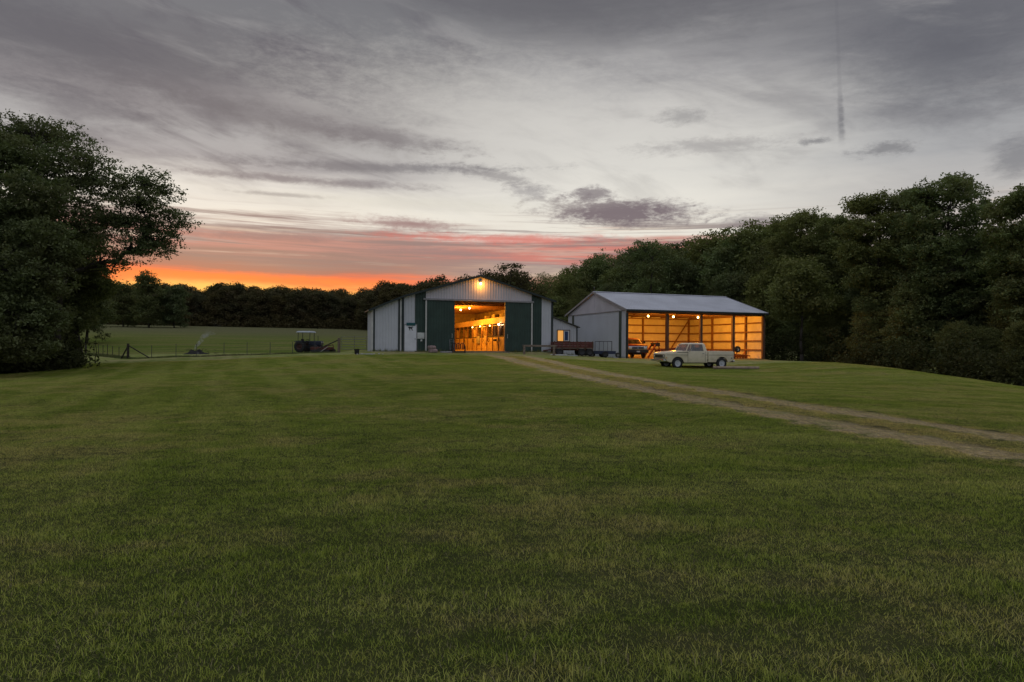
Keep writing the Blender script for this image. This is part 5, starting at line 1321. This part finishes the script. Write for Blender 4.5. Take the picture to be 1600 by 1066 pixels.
def left_trees():
    rng = np.random.default_rng(31)
    def rel(px, py, D, o): p = at(px, py, D); return (p.x - o[0], p.y - o[1], p.z - o[2])
    # the great spreading tree: trunk hidden in the thicket at px 95
    D = 46; p = at(92, 560, D); o = (p.x, D, hz(p.x, D)); s = D / F
    def lob(lst): return [(rel(a, b, D + dd, o), (rx * s, rx * s * .9, rz * s)) for a, b, dd, rx, rz in lst]
    L1 = lob([(40, 205, 0, 44, 14), (85, 215, 2, 38, 15), (125, 245, 0, 36, 16), (60, 250, -2, 48, 22), (20, 240, 1, 40, 22), (150, 285, 1, 30, 16), (100, 290, -1, 44, 24), (185, 290, 0, 30, 15),
              (225, 282, 0, 28, 11), (255, 300, .5, 24, 10), (215, 315, -.5, 34, 11), (262, 330, 0, 22, 9), (280, 348, 0, 18, 8), (235, 350, .5, 30, 9), (190, 345, 0, 30, 14), (250, 380, .5, 22, 11), (268, 366, 0, 16, 8), (225, 372, 0, 26, 12), (215, 390, 0, 28, 12), (160, 350, 1, 36, 22), (185, 408, 0, 22, 11), (262, 395, 0, 9, 5), (120, 355, -1.5, 40, 26), (60, 330, -2, 50, 32)])
    me = tree_mesh(700, 16, 3, [(c, (r_[0] * 1.2, r_[1] * 1.2, r_[2] * 1.3), .55 if c[0] > 2.1 else (.6 if c[2] > 12 else 1)) for c, r_ in L1], .25, 2700, 24, .18, .20, trunk_top=.55, flat=.45, twigs=.45, shell=.1, outer=1.35)
    plant('honey_locust', me, o[0], o[1], 0, 1, 'leaf_dark', 'great spreading tree reaching its lacy branch over the sunset glow', 'tree')
    # the dense mass at the left edge, nearer
    specs = [(-20, 42, 12.6, 'dense dark tree cut by the left edge of the photo', [(0, 250, 0, 60, 40), (-60, 230, 0, 70, 40), (50, 300, -1, 50, 34), (-10, 330, -2, 60, 40), (60, 370, -2, 46, 30), (0, 420, -3, 60, 34), (60, 440, -2, 50, 26), (20, 490, -3, 56, 30), (-60, 360, -2, 70, 50), (-60, 470, -2, 70, 50), (70, 500, -2, 40, 24), (30, 540, -3, 50, 20), (100, 400, -1, 30, 26)]),
             (120, 50, 11, 'dark bushy tree under the great tree beside the fence', [(110, 400, 0, 44, 34), (80, 440, -1, 50, 34), (140, 440, 0, 36, 30), (90, 490, -1, 46, 30), (128, 485, 0, 22, 20), (60, 510, -1, 50, 26), (85, 530, -1, 26, 12), (20, 540, -2, 50, 20), (150, 450, 1, 26, 18), (130, 380, 1, 30, 20)])]
    for i, (px, D, hh, lb, lst) in enumerate(specs):
        p = at(px, 560, D); o = (p.x, D, hz(p.x, D)); s = D / F
        me = tree_mesh(710 + i, hh, 1, lob(lst) if 0 else [(rel(a, b, D + dd, o), (rx * s, rx * s * .9, rz * s)) for a, b, dd, rx, rz in lst], .34, 2600, 28, .21, .21, trunk_top=.7, flat=.5, twigs=.15, shell=.25)
        plant('broadleaf_tree', me, o[0], o[1], 0, 1, 'leaf_dark', lb, 'tree')
    # low branch with a few leaves over the pasture (px 150-170, py 505-530) grows on a sapling
    D = 52; p = at(150, 556, D); o = (p.x, D, hz(p.x, D)); s = D / F
    me = tree_mesh(720, 2.6, .5, [(rel(158, 520, D, o), (9 * s, 9 * s, 9 * s)), (rel(146, 512, D, o), (9 * s, 9 * s, 6 * s)), (rel(166, 525, D, o), (5 * s, 5 * s, 3 * s))], .035, 22, 26, .15, .13, trunk_top=.9)
    plant('sapling', me, o[0], o[1], 0, 1, 'leaf_dark', 'thin sapling in front of the fence at the edge of the thicket', 'sapling')
    # mid-distance trees in front of the sunset (px 150-290)
    for k, (px, py, D, w, lb) in enumerate(((232, 424, 200, 5.2, 'round tree silhouetted against the brightest orange glow'), (192, 440, 205, 5.4, 'tree between the great tree and the round silhouetted one'), (272, 447, 205, 5.0, 'small tree right of the round silhouetted one'))):
        p = at(px, 510, D); h = tree_height(px, py, p.x, D)
        me = tree_mesh(730 + k, h, 2, lobes_random(rng, h, w, -.5, 16), .2, 620, 24, .5, .42, twigs=.4, shell=.3)
        plant('broadleaf_tree', me, p.x, D, 0, 1, 'leaf_dark', lb, 'tree')
    # wall of trees behind the fence on the left
    rr = random.Random(4)
    for k in range(9):
        px = -80 + k * 27; D = 84 + rr.uniform(0, 16); p = at(px, 520, D); h = tree_height(px, (300 if px < 80 else 400) + rr.uniform(0, 30), p.x, D)
        plant('woodland_tree', PROTO[k % 6], p.x, D, rr.random() * 6, h / 16, 'leaf_dark', 'tree in the thicket behind the great spreading tree', 'tree', 'trees in the left thicket', dz=-.3)
left_trees()

def undergrowth():
    """shrubs that close the foot of the woods: a mass nobody could count"""
    rng = np.random.default_rng(50); C = []
    def line(pts, dens, hmin, hmax, depth):
        for (px0, D0), (px1, D1) in zip(pts[:-1], pts[1:]):
            a, b = at(px0, 540, D0), at(px1, 540, D1); n = int(math.hypot(b.x - a.x, b.y - a.y) * dens)
            t = rng.random(n); x = a.x + (b.x - a.x) * t + rng.normal(0, .7, n); y = a.y + (b.y - a.y) * t + rng.random(n) * depth
            bump = .55 + .45 * np.sin(x * 1.1 + np.sin(y) * 2) * np.cos(x * .37 + 1)
            z = H(x, y) + rng.random(n) * (hmin + (hmax - hmin) * bump); C.append(np.stack([x, y, z], 1))
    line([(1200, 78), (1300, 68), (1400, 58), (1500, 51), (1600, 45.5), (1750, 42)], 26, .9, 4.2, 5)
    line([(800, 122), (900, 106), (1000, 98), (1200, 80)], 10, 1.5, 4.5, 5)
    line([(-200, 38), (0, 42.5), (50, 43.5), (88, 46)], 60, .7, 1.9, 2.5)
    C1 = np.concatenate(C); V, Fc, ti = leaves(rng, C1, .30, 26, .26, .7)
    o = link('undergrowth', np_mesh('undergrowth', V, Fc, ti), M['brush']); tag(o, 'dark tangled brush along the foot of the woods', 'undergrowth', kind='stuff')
    C.clear(); line([(100, 226), (300, 227), (560, 226), (660, 192), (800, 146)], 14, 1.2, 5.0, 6)
    V, Fc, ti = leaves(rng, np.concatenate(C), .6, 20, .6, .7)
    o = link('undergrowth', np_mesh('undergrowth', V, Fc, ti), M['leaf_far']); tag(o, 'dark brush along the foot of the far wood', 'undergrowth', kind='stuff')
undergrowth()

def wall_weeds():
    """tufts the mower cannot reach at the foot of the walls and posts"""
    rng = np.random.default_rng(12); vs = []; ti = []
    runs = [(bl, [(-9.1, -.10), (-6.5, -.10)], 150), (bl, [(-5.3, -.16), (-2.6, -.22)], 110), (bl, [(2.6, -.22), (6.7, -.12)], 190), (sl, [(-.12, .0), (-.12, 12.5)], 90), (sl, [(.0, -.3), (15.5, -.3)], 30), (bl, [(7.6, 4.9), (11.1, 4.9)], 90), (sl, [(15.7, 0), (15.7, 6)], 90)]
    for fn, ((a0, b0), (a1, b1)), dens in runs:
        n = int(math.hypot(a1 - a0, b1 - b0) * dens); t = rng.random(n); A = a0 + (a1 - a0) * t + rng.normal(0, .07, n); B = b0 + (b1 - b0) * t + rng.normal(0, .07, n)
        m = bm_ if fn is bl else sm_
        x = m[0][0] * A + m[0][1] * B + m[0][3]; y = m[1][0] * A + m[1][1] * B + m[1][3]; z = H(x, y)
        h = rng.uniform(.05, .20, n) * (.6 + .9 * (np.sin(t * 37 + a0) > .3)); an = rng.random(n) * 6.28; w = .014; lx, ly = rng.normal(0, .05, n), rng.normal(0, .05, n)
        q = np.stack([np.stack([x - w * np.cos(an), y - w * np.sin(an), z], 1), np.stack([x + w * np.cos(an), y + w * np.sin(an), z], 1), np.stack([x + lx, y + ly, z + h], 1)], 1)
        vs.append(q.reshape(-1, 3)); ti.append(np.repeat(rng.random(n), 3))
    V = np.concatenate(vs); o = link('weeds', np_mesh('weeds', V, np.arange(len(V)).reshape(-1, 3), np.concatenate(ti)), M['leaf'])
    tag(o, 'short weeds and uncut grass along the foot of the barn and shed walls', 'weeds', kind='stuff')
wall_weeds()
